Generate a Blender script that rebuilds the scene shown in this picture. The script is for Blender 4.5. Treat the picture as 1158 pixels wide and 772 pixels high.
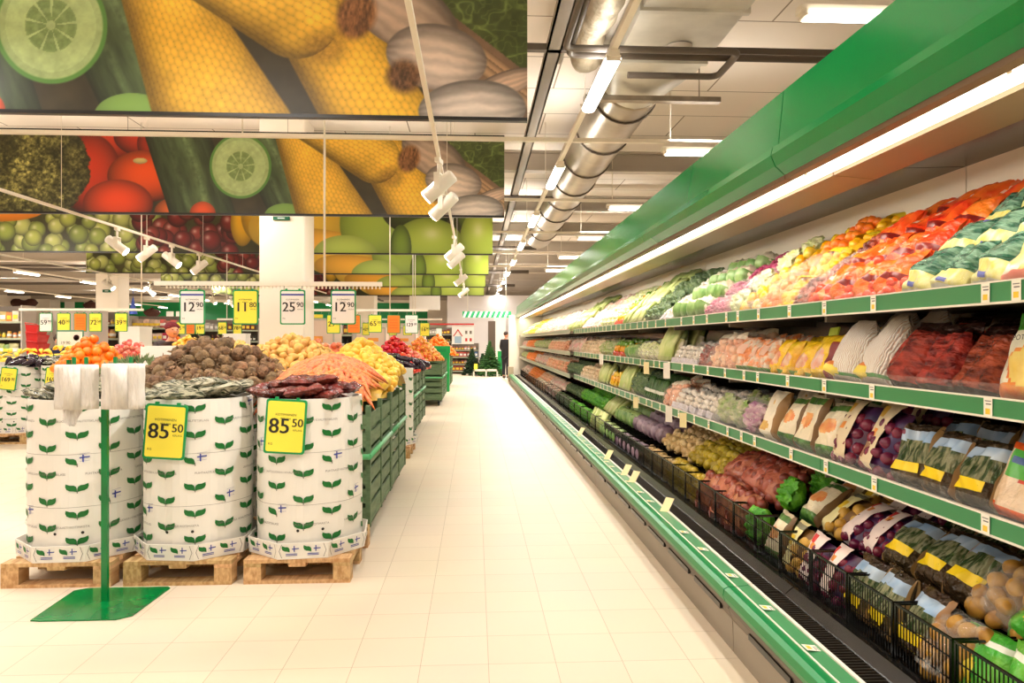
import bpy, math, random
import numpy as np
from math import sin, cos, pi, radians as R, sqrt, atan, tan
from mathutils import Vector, Matrix, noise, Euler
random.seed(7)
for o in list(bpy.data.objects): bpy.data.objects.remove(o)
SC = bpy.context.scene; COL = SC.collection
F = 800.0; H = 1.435; YAW = R(3.0)

# ---------------------------------------------------------------- camera, world, exposure
cd = bpy.data.cameras.new('camera'); cam = bpy.data.objects.new('camera', cd); COL.objects.link(cam)
cd.sensor_width = 36.0; cd.lens = 36.0 * F / 1158; cd.clip_end = 200; cd.shift_y = -0.0009
cam.location = (0, 0, H); cam.rotation_euler = (R(90), 0, -YAW); SC.camera = cam
w = bpy.data.worlds.new('world'); SC.world = w; w.use_nodes = True
w.node_tree.nodes['Background'].inputs[0].default_value = (1, .95, .88, 1)
w.node_tree.nodes['Background'].inputs[1].default_value = 0.3
SC.view_settings.view_transform = 'Standard'; SC.view_settings.look = 'None'
SC.view_settings.gamma = 1; SC.view_settings.use_curve_mapping = False
SC.view_settings.exposure = EXPO = -0.38
WARM = (1.0, .95, .89)
LAMP_W = 78.0        # watts of a ceiling tube
STRIP_W = 4.6       # watts of the case strip light, per metre
SPOT_W = 60.0

# measured pixel directions to places on the shop floor
def phi(px): return atan((px - 579) / F) + YAW
def Yat(px, X): return X / tan(phi(px))
def Xat(px, Y): return Y * tan(phi(px))
def dep(X, Y): return Y * cos(YAW) + X * sin(YAW)
def Zat(py, X, Y): return H + (387 - py) * dep(X, Y) / F

# ---------------------------------------------------------------- materials
MATS = {}
def _nt(name):
    m = bpy.data.materials.new(name); m.use_nodes = True
    nt = m.node_tree; return m, nt, nt.nodes['Principled BSDF']
def lin(c):
    return tuple(((x/12.92) if x <= .04045 else ((x+.055)/1.055)**2.4) for x in [v/255. for v in c])
def mat(name, c, rough=.5, metal=0., var=0., nscale=8., c2=None, bump=0., bscale=20., coat=0., rnd=0., detail=3., stretch=None, spread=.15, trans=0.):
    if name in MATS: return MATS[name]
    m, nt, b = _nt(name); L = nt.links; N = nt.nodes
    b.inputs['Roughness'].default_value = rough; b.inputs['Metallic'].default_value = metal
    b.inputs['Coat Weight'].default_value = coat; b.inputs['Coat Roughness'].default_value = .12
    b.inputs['Transmission Weight'].default_value = trans
    c = lin(c); col = None
    tc = N.new('ShaderNodeTexCoord'); src = tc.outputs['Object']
    oi = N.new('ShaderNodeObjectInfo')
    off = N.new('ShaderNodeVectorMath'); off.operation = 'ADD'
    mul = N.new('ShaderNodeMath'); mul.operation = 'MULTIPLY'; mul.inputs[1].default_value = 37.
    L.new(oi.outputs['Random'], mul.inputs[0]); L.new(src, off.inputs[0]); L.new(mul.outputs[0], off.inputs[1]); src = off.outputs[0]
    if stretch:
        mp = N.new('ShaderNodeMapping'); mp.inputs['Scale'].default_value = stretch; L.new(src, mp.inputs[0]); src = mp.outputs[0]
    if c2 is not None or var > 0:
        nz = N.new('ShaderNodeTexNoise'); nz.inputs['Scale'].default_value = nscale; nz.inputs['Detail'].default_value = detail
        L.new(src, nz.inputs['Vector'])
        cr = N.new('ShaderNodeValToRGB'); cr.color_ramp.elements[0].position = .5 - spread; cr.color_ramp.elements[1].position = .5 + spread
        d = lin(c2) if c2 is not None else tuple(x*(1-var) for x in c)
        cr.color_ramp.elements[0].color = (*d, 1); cr.color_ramp.elements[1].color = (*c, 1)
        L.new(nz.outputs['Fac'], cr.inputs[0]); col = cr.outputs[0]
    if rnd > 0:
        hs = N.new('ShaderNodeHueSaturation')
        mr = N.new('ShaderNodeMapRange'); mr.inputs[3].default_value = 1 - rnd; mr.inputs[4].default_value = 1 + rnd
        L.new(oi.outputs['Random'], mr.inputs[0]); L.new(mr.outputs[0], hs.inputs['Value'])
        mr2 = N.new('ShaderNodeMapRange'); mr2.inputs[3].default_value = .5 + rnd*.09; mr2.inputs[4].default_value = .5 - rnd*.09
        L.new(oi.outputs['Random'], mr2.inputs[0]); L.new(mr2.outputs[0], hs.inputs['Hue'])
        if col: L.new(col, hs.inputs['Color'])
        else: hs.inputs['Color'].default_value = (*c, 1)
        col = hs.outputs[0]
    if col: L.new(col, b.inputs['Base Color'])
    else: b.inputs['Base Color'].default_value = (*c, 1)
    if bump > 0:
        nz = N.new('ShaderNodeTexNoise'); nz.inputs['Scale'].default_value = bscale; nz.inputs['Detail'].default_value = 4
        L.new(src, nz.inputs['Vector'])
        bp = N.new('ShaderNodeBump'); bp.inputs['Strength'].default_value = bump; bp.inputs['Distance'].default_value = .035
        L.new(nz.outputs['Fac'], bp.inputs['Height']); L.new(bp.outputs[0], b.inputs['Normal'])
    MATS[name] = m; return m
def emis(name, c, s):
    if name in MATS: return MATS[name]
    m, nt, b = _nt(name); b.inputs['Base Color'].default_value = (*c, 1)
    b.inputs['Emission Color'].default_value = (*c, 1); b.inputs['Emission Strength'].default_value = s
    MATS[name] = m; return m
def film(name, c=(255, 255, 255), op=.25, rough=.12, bump=.8, bscale=30.):
    if name in MATS: return MATS[name]
    m, nt, b = _nt(name); L = nt.links; N = nt.nodes
    b.inputs['Base Color'].default_value = (*lin(c), 1); b.inputs['Roughness'].default_value = rough
    b.inputs['Specular IOR Level'].default_value = .9
    b.inputs['Alpha'].default_value = op
    tc = N.new('ShaderNodeTexCoord'); nz = N.new('ShaderNodeTexNoise'); nz.inputs['Scale'].default_value = bscale
    L.new(tc.outputs['Object'], nz.inputs['Vector'])
    bp = N.new('ShaderNodeBump'); bp.inputs['Strength'].default_value = bump; bp.inputs['Distance'].default_value = .03
    L.new(nz.outputs['Fac'], bp.inputs['Height']); L.new(bp.outputs[0], b.inputs['Normal'])
    # film is more opaque on its creases
    cr = N.new('ShaderNodeMapRange'); cr.inputs[1].default_value = .5; cr.inputs[2].default_value = .75; cr.inputs[3].default_value = op; cr.inputs[4].default_value = min(1, op*2.2)
    L.new(nz.outputs['Fac'], cr.inputs[0]); L.new(cr.outputs[0], b.inputs['Alpha'])
    MATS[name] = m; return m
def vcol(name, rough=.45):
    if name in MATS: return MATS[name]
    m, nt, b = _nt(name); a = nt.nodes.new('ShaderNodeAttribute'); a.attribute_name = 'print'
    nt.links.new(a.outputs['Color'], b.inputs['Base Color']); b.inputs['Roughness'].default_value = rough
    MATS[name] = m; return m
def tile_mat():
    m, nt, b = _nt('floor_tiles'); L = nt.links; N = nt.nodes
    tc = N.new('ShaderNodeTexCoord'); mp = N.new('ShaderNodeMapping'); mp.inputs['Location'].default_value = (.24, .16, 0)
    L.new(tc.outputs['Object'], mp.inputs[0])
    br = N.new('ShaderNodeTexBrick'); br.offset = 0; br.squash = 1
    br.inputs['Scale'].default_value = 1; br.inputs['Brick Width'].default_value = .3; br.inputs['Row Height'].default_value = .3
    br.inputs['Mortar Size'].default_value = .0017; br.inputs['Mortar Smooth'].default_value = .3; br.inputs['Bias'].default_value = 0
    br.inputs['Color1'].default_value = (*lin((230, 214, 190)), 1); br.inputs['Color2'].default_value = (*lin((227, 210, 186)), 1)
    br.inputs['Mortar'].default_value = (*lin((182, 162, 134)), 1)
    L.new(mp.outputs[0], br.inputs['Vector'])
    nz = N.new('ShaderNodeTexNoise'); nz.inputs['Scale'].default_value = 1.3; nz.inputs['Detail'].default_value = 5
    L.new(tc.outputs['Object'], nz.inputs['Vector'])
    mx = N.new('ShaderNodeMixRGB'); mx.blend_type = 'MULTIPLY'; mx.inputs[0].default_value = .12
    L.new(br.outputs['Color'], mx.inputs[1]); L.new(nz.outputs['Color'], mx.inputs[2]); L.new(mx.outputs[0], b.inputs['Base Color'])
    b.inputs['Roughness'].default_value = .5
    return m
def slab_mat():
    m, nt, b = _nt('ceiling_slabs'); L = nt.links; N = nt.nodes
    tc = N.new('ShaderNodeTexCoord'); br = N.new('ShaderNodeTexBrick'); br.offset = .5
    br.inputs['Scale'].default_value = 1; br.inputs['Brick Width'].default_value = 2.4; br.inputs['Row Height'].default_value = 1.2
    br.inputs['Mortar Size'].default_value = .012
    br.inputs['Color1'].default_value = (*lin((240, 230, 218)), 1); br.inputs['Color2'].default_value = (*lin((232, 222, 208)), 1)
    br.inputs['Mortar'].default_value = (*lin((150, 135, 118)), 1)
    L.new(tc.outputs['Object'], br.inputs['Vector']); L.new(br.outputs['Color'], b.inputs['Base Color']); b.inputs['Roughness'].default_value = .8
    return m
def stripes(name, ca, cb, scale, axis='Z', rough=.4, dist=0., lo=.45, hi=.55, bump=0.):
    if name in MATS: return MATS[name]
    m, nt, b = _nt(name); L = nt.links; N = nt.nodes
    tc = N.new('ShaderNodeTexCoord'); wv = N.new('ShaderNodeTexWave'); wv.bands_direction = axis
    wv.inputs['Scale'].default_value = scale; wv.inputs['Distortion'].default_value = dist
    L.new(tc.outputs['Object'], wv.inputs['Vector'])
    cr = N.new('ShaderNodeValToRGB'); cr.color_ramp.elements[0].position = lo; cr.color_ramp.elements[1].position = hi
    cr.color_ramp.elements[0].color = (*lin(ca), 1); cr.color_ramp.elements[1].color = (*lin(cb), 1)
    L.new(wv.outputs['Fac'], cr.inputs[0]); L.new(cr.outputs[0], b.inputs['Base Color']); b.inputs['Roughness'].default_value = rough
    if bump:
        bp = N.new('ShaderNodeBump'); bp.inputs['Strength'].default_value = bump; bp.inputs['Distance'].default_value = .02
        L.new(wv.outputs['Fac'], bp.inputs['Height']); L.new(bp.outputs[0], b.inputs['Normal'])
    MATS[name] = m; return m

# ---------------------------------------------------------------- mesh building
class MB:
    def __init__(s): s.v = []; s.f = []; s.m = []; s.sm = []; s.mi = 0
    def add(s, vs, fs, smooth=False, mi=None):
        n = len(s.v); s.v += [tuple(v) for v in vs]
        mi = s.mi if mi is None else mi
        for k, f in enumerate(fs):
            s.f.append(tuple(i+n for i in f)); s.m.append(mi if isinstance(mi, int) else mi[k]); s.sm.append(smooth)
    def box(s, a, b, mi=None, M=None):
        (x0, y0, z0), (x1, y1, z1) = a, b
        vs = [(x0,y0,z0),(x1,y0,z0),(x1,y1,z0),(x0,y1,z0),(x0,y0,z1),(x1,y0,z1),(x1,y1,z1),(x0,y1,z1)]
        if M is not None: vs = [tuple(M @ Vector(v)) for v in vs]
        s.add(vs, [(0,3,2,1),(4,5,6,7),(0,1,5,4),(1,2,6,5),(2,3,7,6),(3,0,4,7)], mi=mi); return s
    def tube(s, pts, r, n=10, mi=None, cap=True, smooth=True):
        P = [Vector(p) for p in pts]; rr = r if isinstance(r, (list, tuple)) else [r]*len(P)
        vs = []; fs = []
        t0 = (P[1]-P[0]).normalized(); up = Vector((0,0,1)) if abs(t0.z) < .9 else Vector((1,0,0))
        nrm = t0.cross(up).normalized()
        for i, p in enumerate(P):
            t = (P[min(i+1,len(P)-1)] - P[max(i-1,0)]).normalized()
            nrm = (nrm - t*nrm.dot(t)).normalized(); bn = t.cross(nrm)
            for k in range(n):
                a = 2*pi*k/n; vs.append(p + (nrm*cos(a) + bn*sin(a))*rr[i])
        for i in range(len(P)-1):
            for k in range(n):
                k2 = (k+1) % n; fs.append((i*n+k, i*n+k2, (i+1)*n+k2, (i+1)*n+k))
        s.add(vs, fs, smooth, mi)
        if cap:
            m = len(s.v) - len(vs); s.f.append(tuple(m+k for k in reversed(range(n)))); s.m.append(s.mi if mi is None else mi); s.sm.append(False)
            e = len(s.v) - n; s.f.append(tuple(e+k for k in range(n))); s.m.append(s.mi if mi is None else mi); s.sm.append(False)
        return s
    def lathe(s, prof, n=24, c=(0,0,0), mi=None, smooth=True):
        vs = []; fs = []
        for (r, z) in prof:
            for k in range(n): a = 2*pi*k/n; vs.append((c[0]+r*cos(a), c[1]+r*sin(a), c[2]+z))
        for i in range(len(prof)-1):
            for k in range(n):
                k2 = (k+1) % n; fs.append((i*n+k, i*n+k2, (i+1)*n+k2, (i+1)*n+k))
        s.add(vs, fs, smooth, mi); return s
    def ball(s, c, r, nu=10, nv=7, mi=None, amp=0., fr=1., seed=0, M=None, smooth=True):
        if not isinstance(r, (list, tuple)): r = (r, r, r)
        vs = []; fs = []
        for i in range(nv+1):
            th = pi*i/nv
            for k in range(nu):
                a = 2*pi*k/nu; d = Vector((sin(th)*cos(a), sin(th)*sin(a), cos(th)))
                q = 1 + (amp*noise.noise(d*fr + Vector((seed*3.1, seed*1.7, seed))) if amp else 0)
                p = Vector((d.x*r[0]*q, d.y*r[1]*q, d.z*r[2]*q))
                if M is not None: p = M @ p
                vs.append((p.x+c[0], p.y+c[1], p.z+c[2]))
        for i in range(nv):
            for k in range(nu):
                k2 = (k+1) % nu; fs.append((i*nu+k, (i+1)*nu+k, (i+1)*nu+k2, i*nu+k2))
        s.add(vs, fs, smooth, mi); return s
    def prism(s, poly, y0, y1, mi=None, M=None, axes='xz'):
        n = len(poly)
        if axes == 'xz': f = lambda p, y: (p[0], y, p[1])
        elif axes == 'yz': f = lambda p, y: (y, p[0], p[1])
        else: f = lambda p, y: (p[0], p[1], y)
        vs = [f(p, y0) for p in poly] + [f(p, y1) for p in poly]
        if M is not None: vs = [tuple(M @ Vector(v)) for v in vs]
        fs = [tuple(range(n)), tuple(reversed(range(n, 2*n)))] + [((i+1) % n, i, n+i, n+(i+1) % n) for i in range(n)]
        s.add(vs, fs, mi=mi); return s
    def mesh(s, name, mats):
        me = bpy.data.meshes.new(name); me.from_pydata(s.v, [], s.f)
        for m in (mats if isinstance(mats, (list, tuple)) else [mats]): me.materials.append(m)
        me.polygons.foreach_set('material_index', s.m); me.polygons.foreach_set('use_smooth', s.sm)
        me.update(); return me
    def build(s, name, mats, parent=None, loc=(0,0,0), rot=(0,0,0)):
        o = bpy.data.objects.new(name, s.mesh(name, mats)); COL.objects.link(o)
        o.location = loc; o.rotation_euler = rot
        if parent is not None: o.parent = parent
        return o
def tag(o, label=None, cat=None, group=None, kind=None):
    if label: o['label'] = label
    if cat: o['category'] = cat
    if group: o['group'] = group
    if kind: o['kind'] = kind
    return o
def empty(name, loc=(0,0,0), rot=(0,0,0)):
    o = bpy.data.objects.new(name, None); COL.objects.link(o); o.location = loc; o.rotation_euler = rot; o.empty_display_size = .05; return o
KIDS = {}
def kids(o):
    return [c for c in bpy.data.objects if c.parent is o]
def dup(root, loc, rot=None, label=None, group=None, scale=None, cat=None):
    r = root.copy(); COL.objects.link(r); r.location = loc
    if rot is not None: r.rotation_euler = rot
    if scale is not None: r.scale = scale if isinstance(scale, (tuple, list)) else (scale,)*3
    if label: r['label'] = label
    if group: r['group'] = group
    if cat: r['category'] = cat
    if root.name not in KIDS:
        KIDS[root.name] = [(c, kids(c)) for c in kids(root)]
    for c, gs in KIDS[root.name]:
        k = c.copy(); COL.objects.link(k); k.parent = r
        for g in gs: q = g.copy(); COL.objects.link(q); q.parent = k
    return r
class Proto:
    """the first placing moves the thing itself, later ones copy it"""
    def __init__(s, root): s.root = root; s.used = False
    def put(s, loc, rot=(0,0,0), label=None, cat=None, group=None, scale=None):
        if not s.used:
            s.used = True; r = s.root; KIDS[r.name] = [(c, kids(c)) for c in kids(r)]
            r.location = loc; r.rotation_euler = rot
            if scale is not None: r.scale = scale if isinstance(scale, (tuple, list)) else (scale,)*3
            return tag(r, label, cat, group)
        r = dup(s.root, loc, rot, label, group, scale if scale is not None else (1,1,1), cat)
        if not group and 'group' in r: del r['group']
        return r
TXT = {}
def text_geo(txt, size, align='CENTER'):
    key = (txt, size, align)
    if key in TXT: return TXT[key]
    cu = bpy.data.curves.new('t', 'FONT'); cu.body = txt; cu.size = size; cu.align_x = align; cu.resolution_u = 3
    o = bpy.data.objects.new('t', cu); COL.objects.link(o)
    dg = bpy.context.evaluated_depsgraph_get(); dg.update()
    me = bpy.data.meshes.new_from_object(o.evaluated_get(dg))
    vs = [tuple(v.co) for v in me.vertices]; fs = [tuple(p.vertices) for p in me.polygons]
    bpy.data.objects.remove(o); bpy.data.curves.remove(cu); bpy.data.meshes.remove(me)
    TXT[key] = (vs, fs); return TXT[key]
def text_flat(mb, txt, size, x, z, y, mi=None, align='CENTER', bold=0.):
    vs, fs = text_geo(txt, size, align)
    mb.add([(x+v[0], y, z+v[1]) for v in vs], fs, mi=mi)
    if bold:
        for dx in (-bold, bold): mb.add([(x+v[0]+dx, y-.0002*(1 if dx > 0 else 2), z+v[1]) for v in vs], fs, mi=mi)
def text_cyl(mb, txt, size, ang, z, r, mi=None):
    vs, fs = text_geo(txt, size)
    mb.add([(r*sin(ang+v[0]/r), -r*cos(ang+v[0]/r), z+v[1]) for v in vs], fs, mi=mi)

WHITE = mat('white_paint', (238, 232, 222), .45)
STEEL = mat('galvanised_steel', (170, 160, 146), .38, .7, var=.3, nscale=5)
DARKPIPE = mat('dark_grey_pipe', (88, 78, 68), .5)
GREYBEAM = mat('grey_painted_steel', (184, 174, 160), .6)
BLACK = mat('black_plastic', (22, 20, 18), .35)
GREEN = mat('green_paint', (0, 132, 68), .35)
TRIMWHITE = mat('white_powder_coat', (240, 232, 216), .4)
YEL = mat('yellow_card', (252, 236, 76), .5)
ORG = mat('orange_card', (246, 128, 30), .5)
CARD = mat('white_card', (240, 236, 228), .5)
INK = mat('black_ink', (40, 36, 32), .6)
# ---------------------------------------------------------------- the shell of the shop
def struct(name, mb, m): o = mb.build(name, m); o['kind'] = 'structure'; return o
XL, XR, YB, YF, ZC = -34, 7.5, -7, 60, 5.3
struct('floor', MB().box((XL, YB, -.1), (XR, YF, 0)), tile_mat())
struct('ceiling', MB().box((XL, YB, ZC), (XR, YF, ZC+.2)), slab_mat())
struct('wall_left', MB().box((XL-.2, YB, 0), (XL, YF, ZC)), mat('wall_paint', (225, 215, 200), .7))
struct('wall_right', MB().box((XR, YB, 0), (XR+.2, YF, ZC)), MATS['wall_paint'])
struct('wall_near', MB().box((XL, YB-.2, 0), (XR, YB, ZC)), MATS['wall_paint'])
struct('wall_far', MB().box((XL, YF, 0), (XR, YF+.2, ZC)).box((XL, YF-.02, 2.9), (-4, YF, 4.6), mi=1), [MATS['wall_paint'], GREEN])
# grey partition behind the aisle's end
struct('wall_partition', MB().box((-1.5, 38.5, 0), (6.5, 38.7, 3.9)), mat('grey_wall', (222, 216, 214), .7))
# transverse ceiling joists, cable tray and pipes
for i, y in enumerate([13.2, 17.3, 21.2, 25.2, 29.2, 33.2, 37.2, 41.5, 46, 51, 56]):
    mb = MB().box((XL, y, 4.62), (XR, y+.22, 4.66)).box((XL, y+.09, 4.66), (XR, y+.13, 4.96)).box((XL, y, 4.96), (XR, y+.22, 5.0))
    struct('trim_%d' % (i+1), mb, GREYBEAM)
for i, (x, z, ww) in enumerate([(.85, 4.55, .16), (-7.5, 4.6, .2), (-14, 4.6, .2), (-21, 4.6, .2)]):
    mb = MB().box((x-ww/2, -5, z), (x+ww/2, 58, z+.02)).box((x-ww/2, -5, z), (x-ww/2+.02, 58, z+.09)).box((x+ww/2-.02, -5, z), (x+ww/2, 58, z+.09))
    o = mb.build('cable_tray', mat('tray_steel', (120, 108, 94), .5, .3))
    tag(o, ['grey cable tray running along the ceiling between banners and light line', 'cable tray high over the left side, nearest to the banners',
            'cable tray high over the left side, middle one of three', 'cable tray high over the left side, farthest left'][i], 'cable tray')
# transverse pipes far off
for i, (y, z, r, x0, x1) in enumerate([(15.2, 4.5, .05, -30, 2.2), (23, 4.45, .06, -30, 2.0), (31.5, 4.5, .08, -30, 2.4), (27, 4.2, .05, -28, -2), (19, 4.25, .04, -28, -9), (35.4, 4.2, .07, -26, 2), (44, 4.2, .08, -28, 4)]):
    tag(MB().tube([(x0, y, z), (x1, y, z)], r, 8).build('ceiling_pipe', DARKPIPE),
        'dark pipe crossing the ceiling, %s in depth order' % ['first', 'third', 'sixth', 'fourth', 'second', 'seventh', 'last'][i], 'pipe')
# corrugated light panels between joists in the far left
# rectangular duct and spiral duct
dk = empty('ventilation_duct', (2.0, 8.8, 0))
tag(dk, 'large galvanised ventilation duct, square at the near end and round spiral beyond', 'air duct')
mb = MB()
mb.box((-.47, -9.5, 4.47), (.50, -.9, 5.1))
for y in (-8.4, -7.2, -6.0, -4.8, -3.6, -2.4, -1.2): mb.box((-.5, y-.03, 4.44), (.53, y+.03, 5.12))
mb.build('square_duct', mat('duct_sheet', (214, 212, 202), .42, .55, var=.2, nscale=2.5), dk)
# tapered transition
mb = MB(); n = 24; vs = []; fs = []
for j in range(7):
    t = j/6
    for k in range(n):
        a = 2*pi*k/n; cx_, cz_ = cos(a), sin(a); m_ = max(abs(cx_), abs(cz_))
        sq = (cx_/m_*.485, cz_/m_*.315); ci = (cx_*.42, cz_*.42)
        vs.append(((sq[0]*(1-t)+ci[0]*t) + .015, -.9+t*.95, (4.785+sq[1])*(1-t) + (4.78+ci[1])*t))
for j in range(6):
    for k in range(n): k2 = (k+1) % n; fs.append((j*n+k, j*n+k2, (j+1)*n+k2, (j+1)*n+k))
mb.add(vs, fs, True); mb.build('taper', MATS['duct_sheet'], dk)
mb = MB()
prof = []
pts = []; rr = []
for j in range(0, 171):
    y = .05 + j*.08; pts.append((.015, y, 4.78)); rr.append(.42 + (.006 if j % 2 else 0))
mb.tube(pts, rr, 28, cap=True)
mb.build('spiral_duct', mat('spiral_steel', (172, 160, 142), .38, .75, var=.2, nscale=3), dk)
for k in range(8):
    m2 = MB(); y = .6 + k*1.6; pp = [(.015+.435*cos(a*pi/14), y, 4.78+.435*sin(a*pi/14)) for a in range(29)]
    m2.tube(pp, .016, 6, cap=False); m2.build('strap', DARKPIPE, dk)
m2 = MB().lathe([(.001, -.03), (.1, -.03), (.13, -.015), (.14, 0)], 20, (.1, -1.6, 4.46)); m2.build('air_valve', mat('valve_grey', (190, 182, 170), .4), dk)
m2 = MB().ball((.1, -1.6, 4.43), (.03, .05, .02)); m2.build('valve_cap', mat('valve_red', (190, 60, 45), .5), dk)
# foil-wrapped duct
mb = MB(); pts = []; rr = []
for j in range(60):
    pts.append((1.22 + .02*sin(j*.9), -2 + j*.17, 4.62 + .012*sin(j*1.7))); rr.append(.15 + .024*sin(j*2.3) + .016*sin(j*5.1))
mb.tube(pts, rr, 14)
tag(mb.build('insulated_pipe', mat('crumpled_foil', (196, 184, 160), .55, .4, var=.35, nscale=6, bump=.9, bscale=9)), 'thick pipe wrapped in crumpled foil insulation beside the square duct', 'pipe')
mb = MB().tube([(1.45, -2, 4.75), (1.45, 8.3, 4.75)], .05, 10).tube([(1.02, -2, 4.8), (1.02, 8.5, 4.8)], .03, 8)
tag(mb.build('straight_pipe', GREYBEAM), 'straight grey pipes running under the ceiling beside the foil wrapped pipe', 'pipe')
def bent(pts, r, lab):
    # round the corners of a pipe path
    P = [Vector(p) for p in pts]; out = [P[0]]
    for i in range(1, len(P)-1):
        a = P[i] + (P[i-1]-P[i]).normalized()*.1; b = P[i] + (P[i+1]-P[i]).normalized()*.1
        for k in range(6): t = k/5; out.append(a*(1-t)**2 + P[i]*2*t*(1-t) + b*t*t)
    out.append(P[-1])
    tag(MB().tube(out, r, 10).build('bent_pipe', DARKPIPE), lab, 'pipe')
bent([(.93, 3, 4.28), (.93, 7.0, 4.28), (3.6, 7.0, 4.28)], .035, 'dark bent pipe under the square duct, upper of two')
bent([(.86, 3, 4.22), (.86, 6.7, 4.22), (2.55, 6.7, 4.22), (2.55, 7.35, 4.22), (1.6, 7.35, 4.22)], .033, 'dark bent pipe under the square duct, lower of two')
mb = MB().box((1.3, 8.35, 4.3), (2.95, 8.45, 4.36)).tube([(1.5, 8.4, 4.33), (1.5, 8.4, 5.3)], .008, 6).tube([(2.7, 8.4, 4.33), (2.7, 8.4, 5.3)], .008, 6)
tag(mb.build('hanger_bar', STEEL), 'perforated steel hanger bar carrying the duct near its round bend', 'bracket')
tag(MB().box((-6, 7.55, 4.55), (7.4, 7.63, 4.62)).build('cross_rail', DARKPIPE), 'thin dark rail crossing the ceiling just before the big duct narrows', 'rail')

# ---------------------------------------------------------------- pillars
def pillar(px0, px1, Y, lab):
    x0, x1 = Xat(px0, Y), Xat(px1, Y)
    t = empty('pillar', ((x0+x1)/2, Y, 0)); hw = (x1-x0)/2
    b = .02
    poly = [(-hw+b, 0), (hw-b, 0), (hw, b), (hw, 2*hw-b), (hw-b, 2*hw), (-hw+b, 2*hw), (-hw, 2*hw-b), (-hw, b)]
    MB().prism(poly, 0, ZC, axes='xy').build('shaft', mat('pillar_white', (238, 228, 212), .5), t)
    tag(t, lab, 'pillar'); return t
P1 = pillar(293, 344, 12.3, 'wide white square pillar standing among the vegetable displays')
z = Zat(249, P1.location.x, 12.3)
MB().box((-.14, -.03, z-.03), (.14, 0, z+.03)).box((-.06, -.034, z-.008), (.06, -.03, z+.008), mi=1).build('number_plate', [mat('dark_green_plate', (10, 90, 60), .4), CARD], P1)
P2 = pillar(108, 134, 25.5, 'white square pillar far off on the left, under the grape banner')
z = Zat(331, P2.location.x, 25.5)
MB().box((-.14, -.03, z-.05), (.14, 0, z+.05)).box((-.06, -.034, z-.01), (.06, -.03, z+.01), mi=1).build('number_plate', [MATS['dark_green_plate'], CARD], P2)
P3 = pillar(395, 423, 31.5, 'pale pillar far off behind the last fruit banner')

# ---------------------------------------------------------------- ceiling lamps
LENS = emis('lamp_diffuser', (1.0, .95, .86), 9.)
def area(name, loc, sx, sy, wts, rot=(0,0,0), parent=None, col=WARM, spread=None):
    l = bpy.data.lights.new(name, 'AREA'); l.shape = 'RECTANGLE'; l.size = sx; l.size_y = sy; l.energy = wts; l.color = col
    if spread: l.spread = spread
    o = bpy.data.objects.new(name, l); COL.objects.link(o); o.location = loc; o.rotation_euler = rot
    if parent: o.parent = parent
    return o
def tube_pair(x, y, z, sx, sy, w):
    area('tube_light', (x, y, z), sx, sy, w*.72)
    area('tube_uplight', (x, y, z+.19), sx, sy, w*.3, (pi, 0, 0))
def make_fixture(along):
    t = empty('ceiling_lamp')
    L2 = .7
    f = MB()
    ax = (lambda a, b, c, d, e, g: ((a, b, c), (d, e, g))) if along == 'y' else (lambda a, b, c, d, e, g: ((b, a, c), (e, d, g)))
    a, b = ax(-.05, -L2-.05, .03, .05, L2+.05, .09); f.box(a, b)
    a, b = ax(-.065, -L2-.02, .0, .065, -L2+.0, .05); f.box(a, b)
    a, b = ax(-.065, L2, .0, .065, L2+.02, .05); f.box(a, b)
    f.build('housing', TRIMWHITE, t)
    m = MB(); pts = []
    n = 9
    for e in (-L2, L2):
        for k in range(n): an = pi + pi*k/(n-1); p = (.075*cos(an), .03+.05*sin(an)); pts.append((p[0], e, p[1]) if along == 'y' else (e, p[0], p[1]))
    fs = [(k, k+1, n+k+1, n+k) for k in range(n-1)] + [tuple(range(n)), tuple(range(n, 2*n))]
    m.add(pts, fs, False); m.build('diffuser', LENS, t)
    return t
PA = Proto(make_fixture('y')); PX = Proto(make_fixture('x'))
ORD = ['first', 'second', 'third', 'fourth', 'fifth', 'sixth', 'seventh', 'eighth', 'ninth', 'tenth', 'eleventh', 'twelfth', 'thirteenth', 'fourteenth', 'fifteenth', 'sixteenth', 'seventeenth', 'eighteenth', 'nineteenth', 'twentieth'] + ['%dst' % n if n % 10 == 1 else '%dnd' % n if n % 10 == 2 else '%drd' % n if n % 10 == 3 else '%dth' % n for n in range(21, 300)]
LZ = 3.96
tr = MB().box((1.22, -5, 4.05), (1.28, 48, 4.11))
for k in range(11): tr.box((1.2, -1+k*4.5, 4.11), (1.3, -.96+k*4.5, 4.13)); tr.tube([(1.25, -1+k*4.5, 4.1), (1.25, -1+k*4.5, 5.3)], .006, 5)
tag(tr.build('lamp_trunking', TRIMWHITE), 'long white lamp trunking hung along the aisle beside the big duct', 'lamp rail')
for k in range(13):
    y = -4.9 + 3.98*k
    PA.put((1.25, y, LZ), (0,0,0), ('lamp of the long ceiling line above the aisle, %s along from the near end' % ORD[max(k-3, 0)]) if k > 2 else 'long ceiling lamp above the near aisle floor outside the picture, %s of three' % ORD[k], 'ceiling lamp')
    tube_pair(1.25, y, LZ-.04, .14, 1.38, LAMP_W*(.9 if k < 4 else 1.6 if k < 6 else 3.4))
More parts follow.
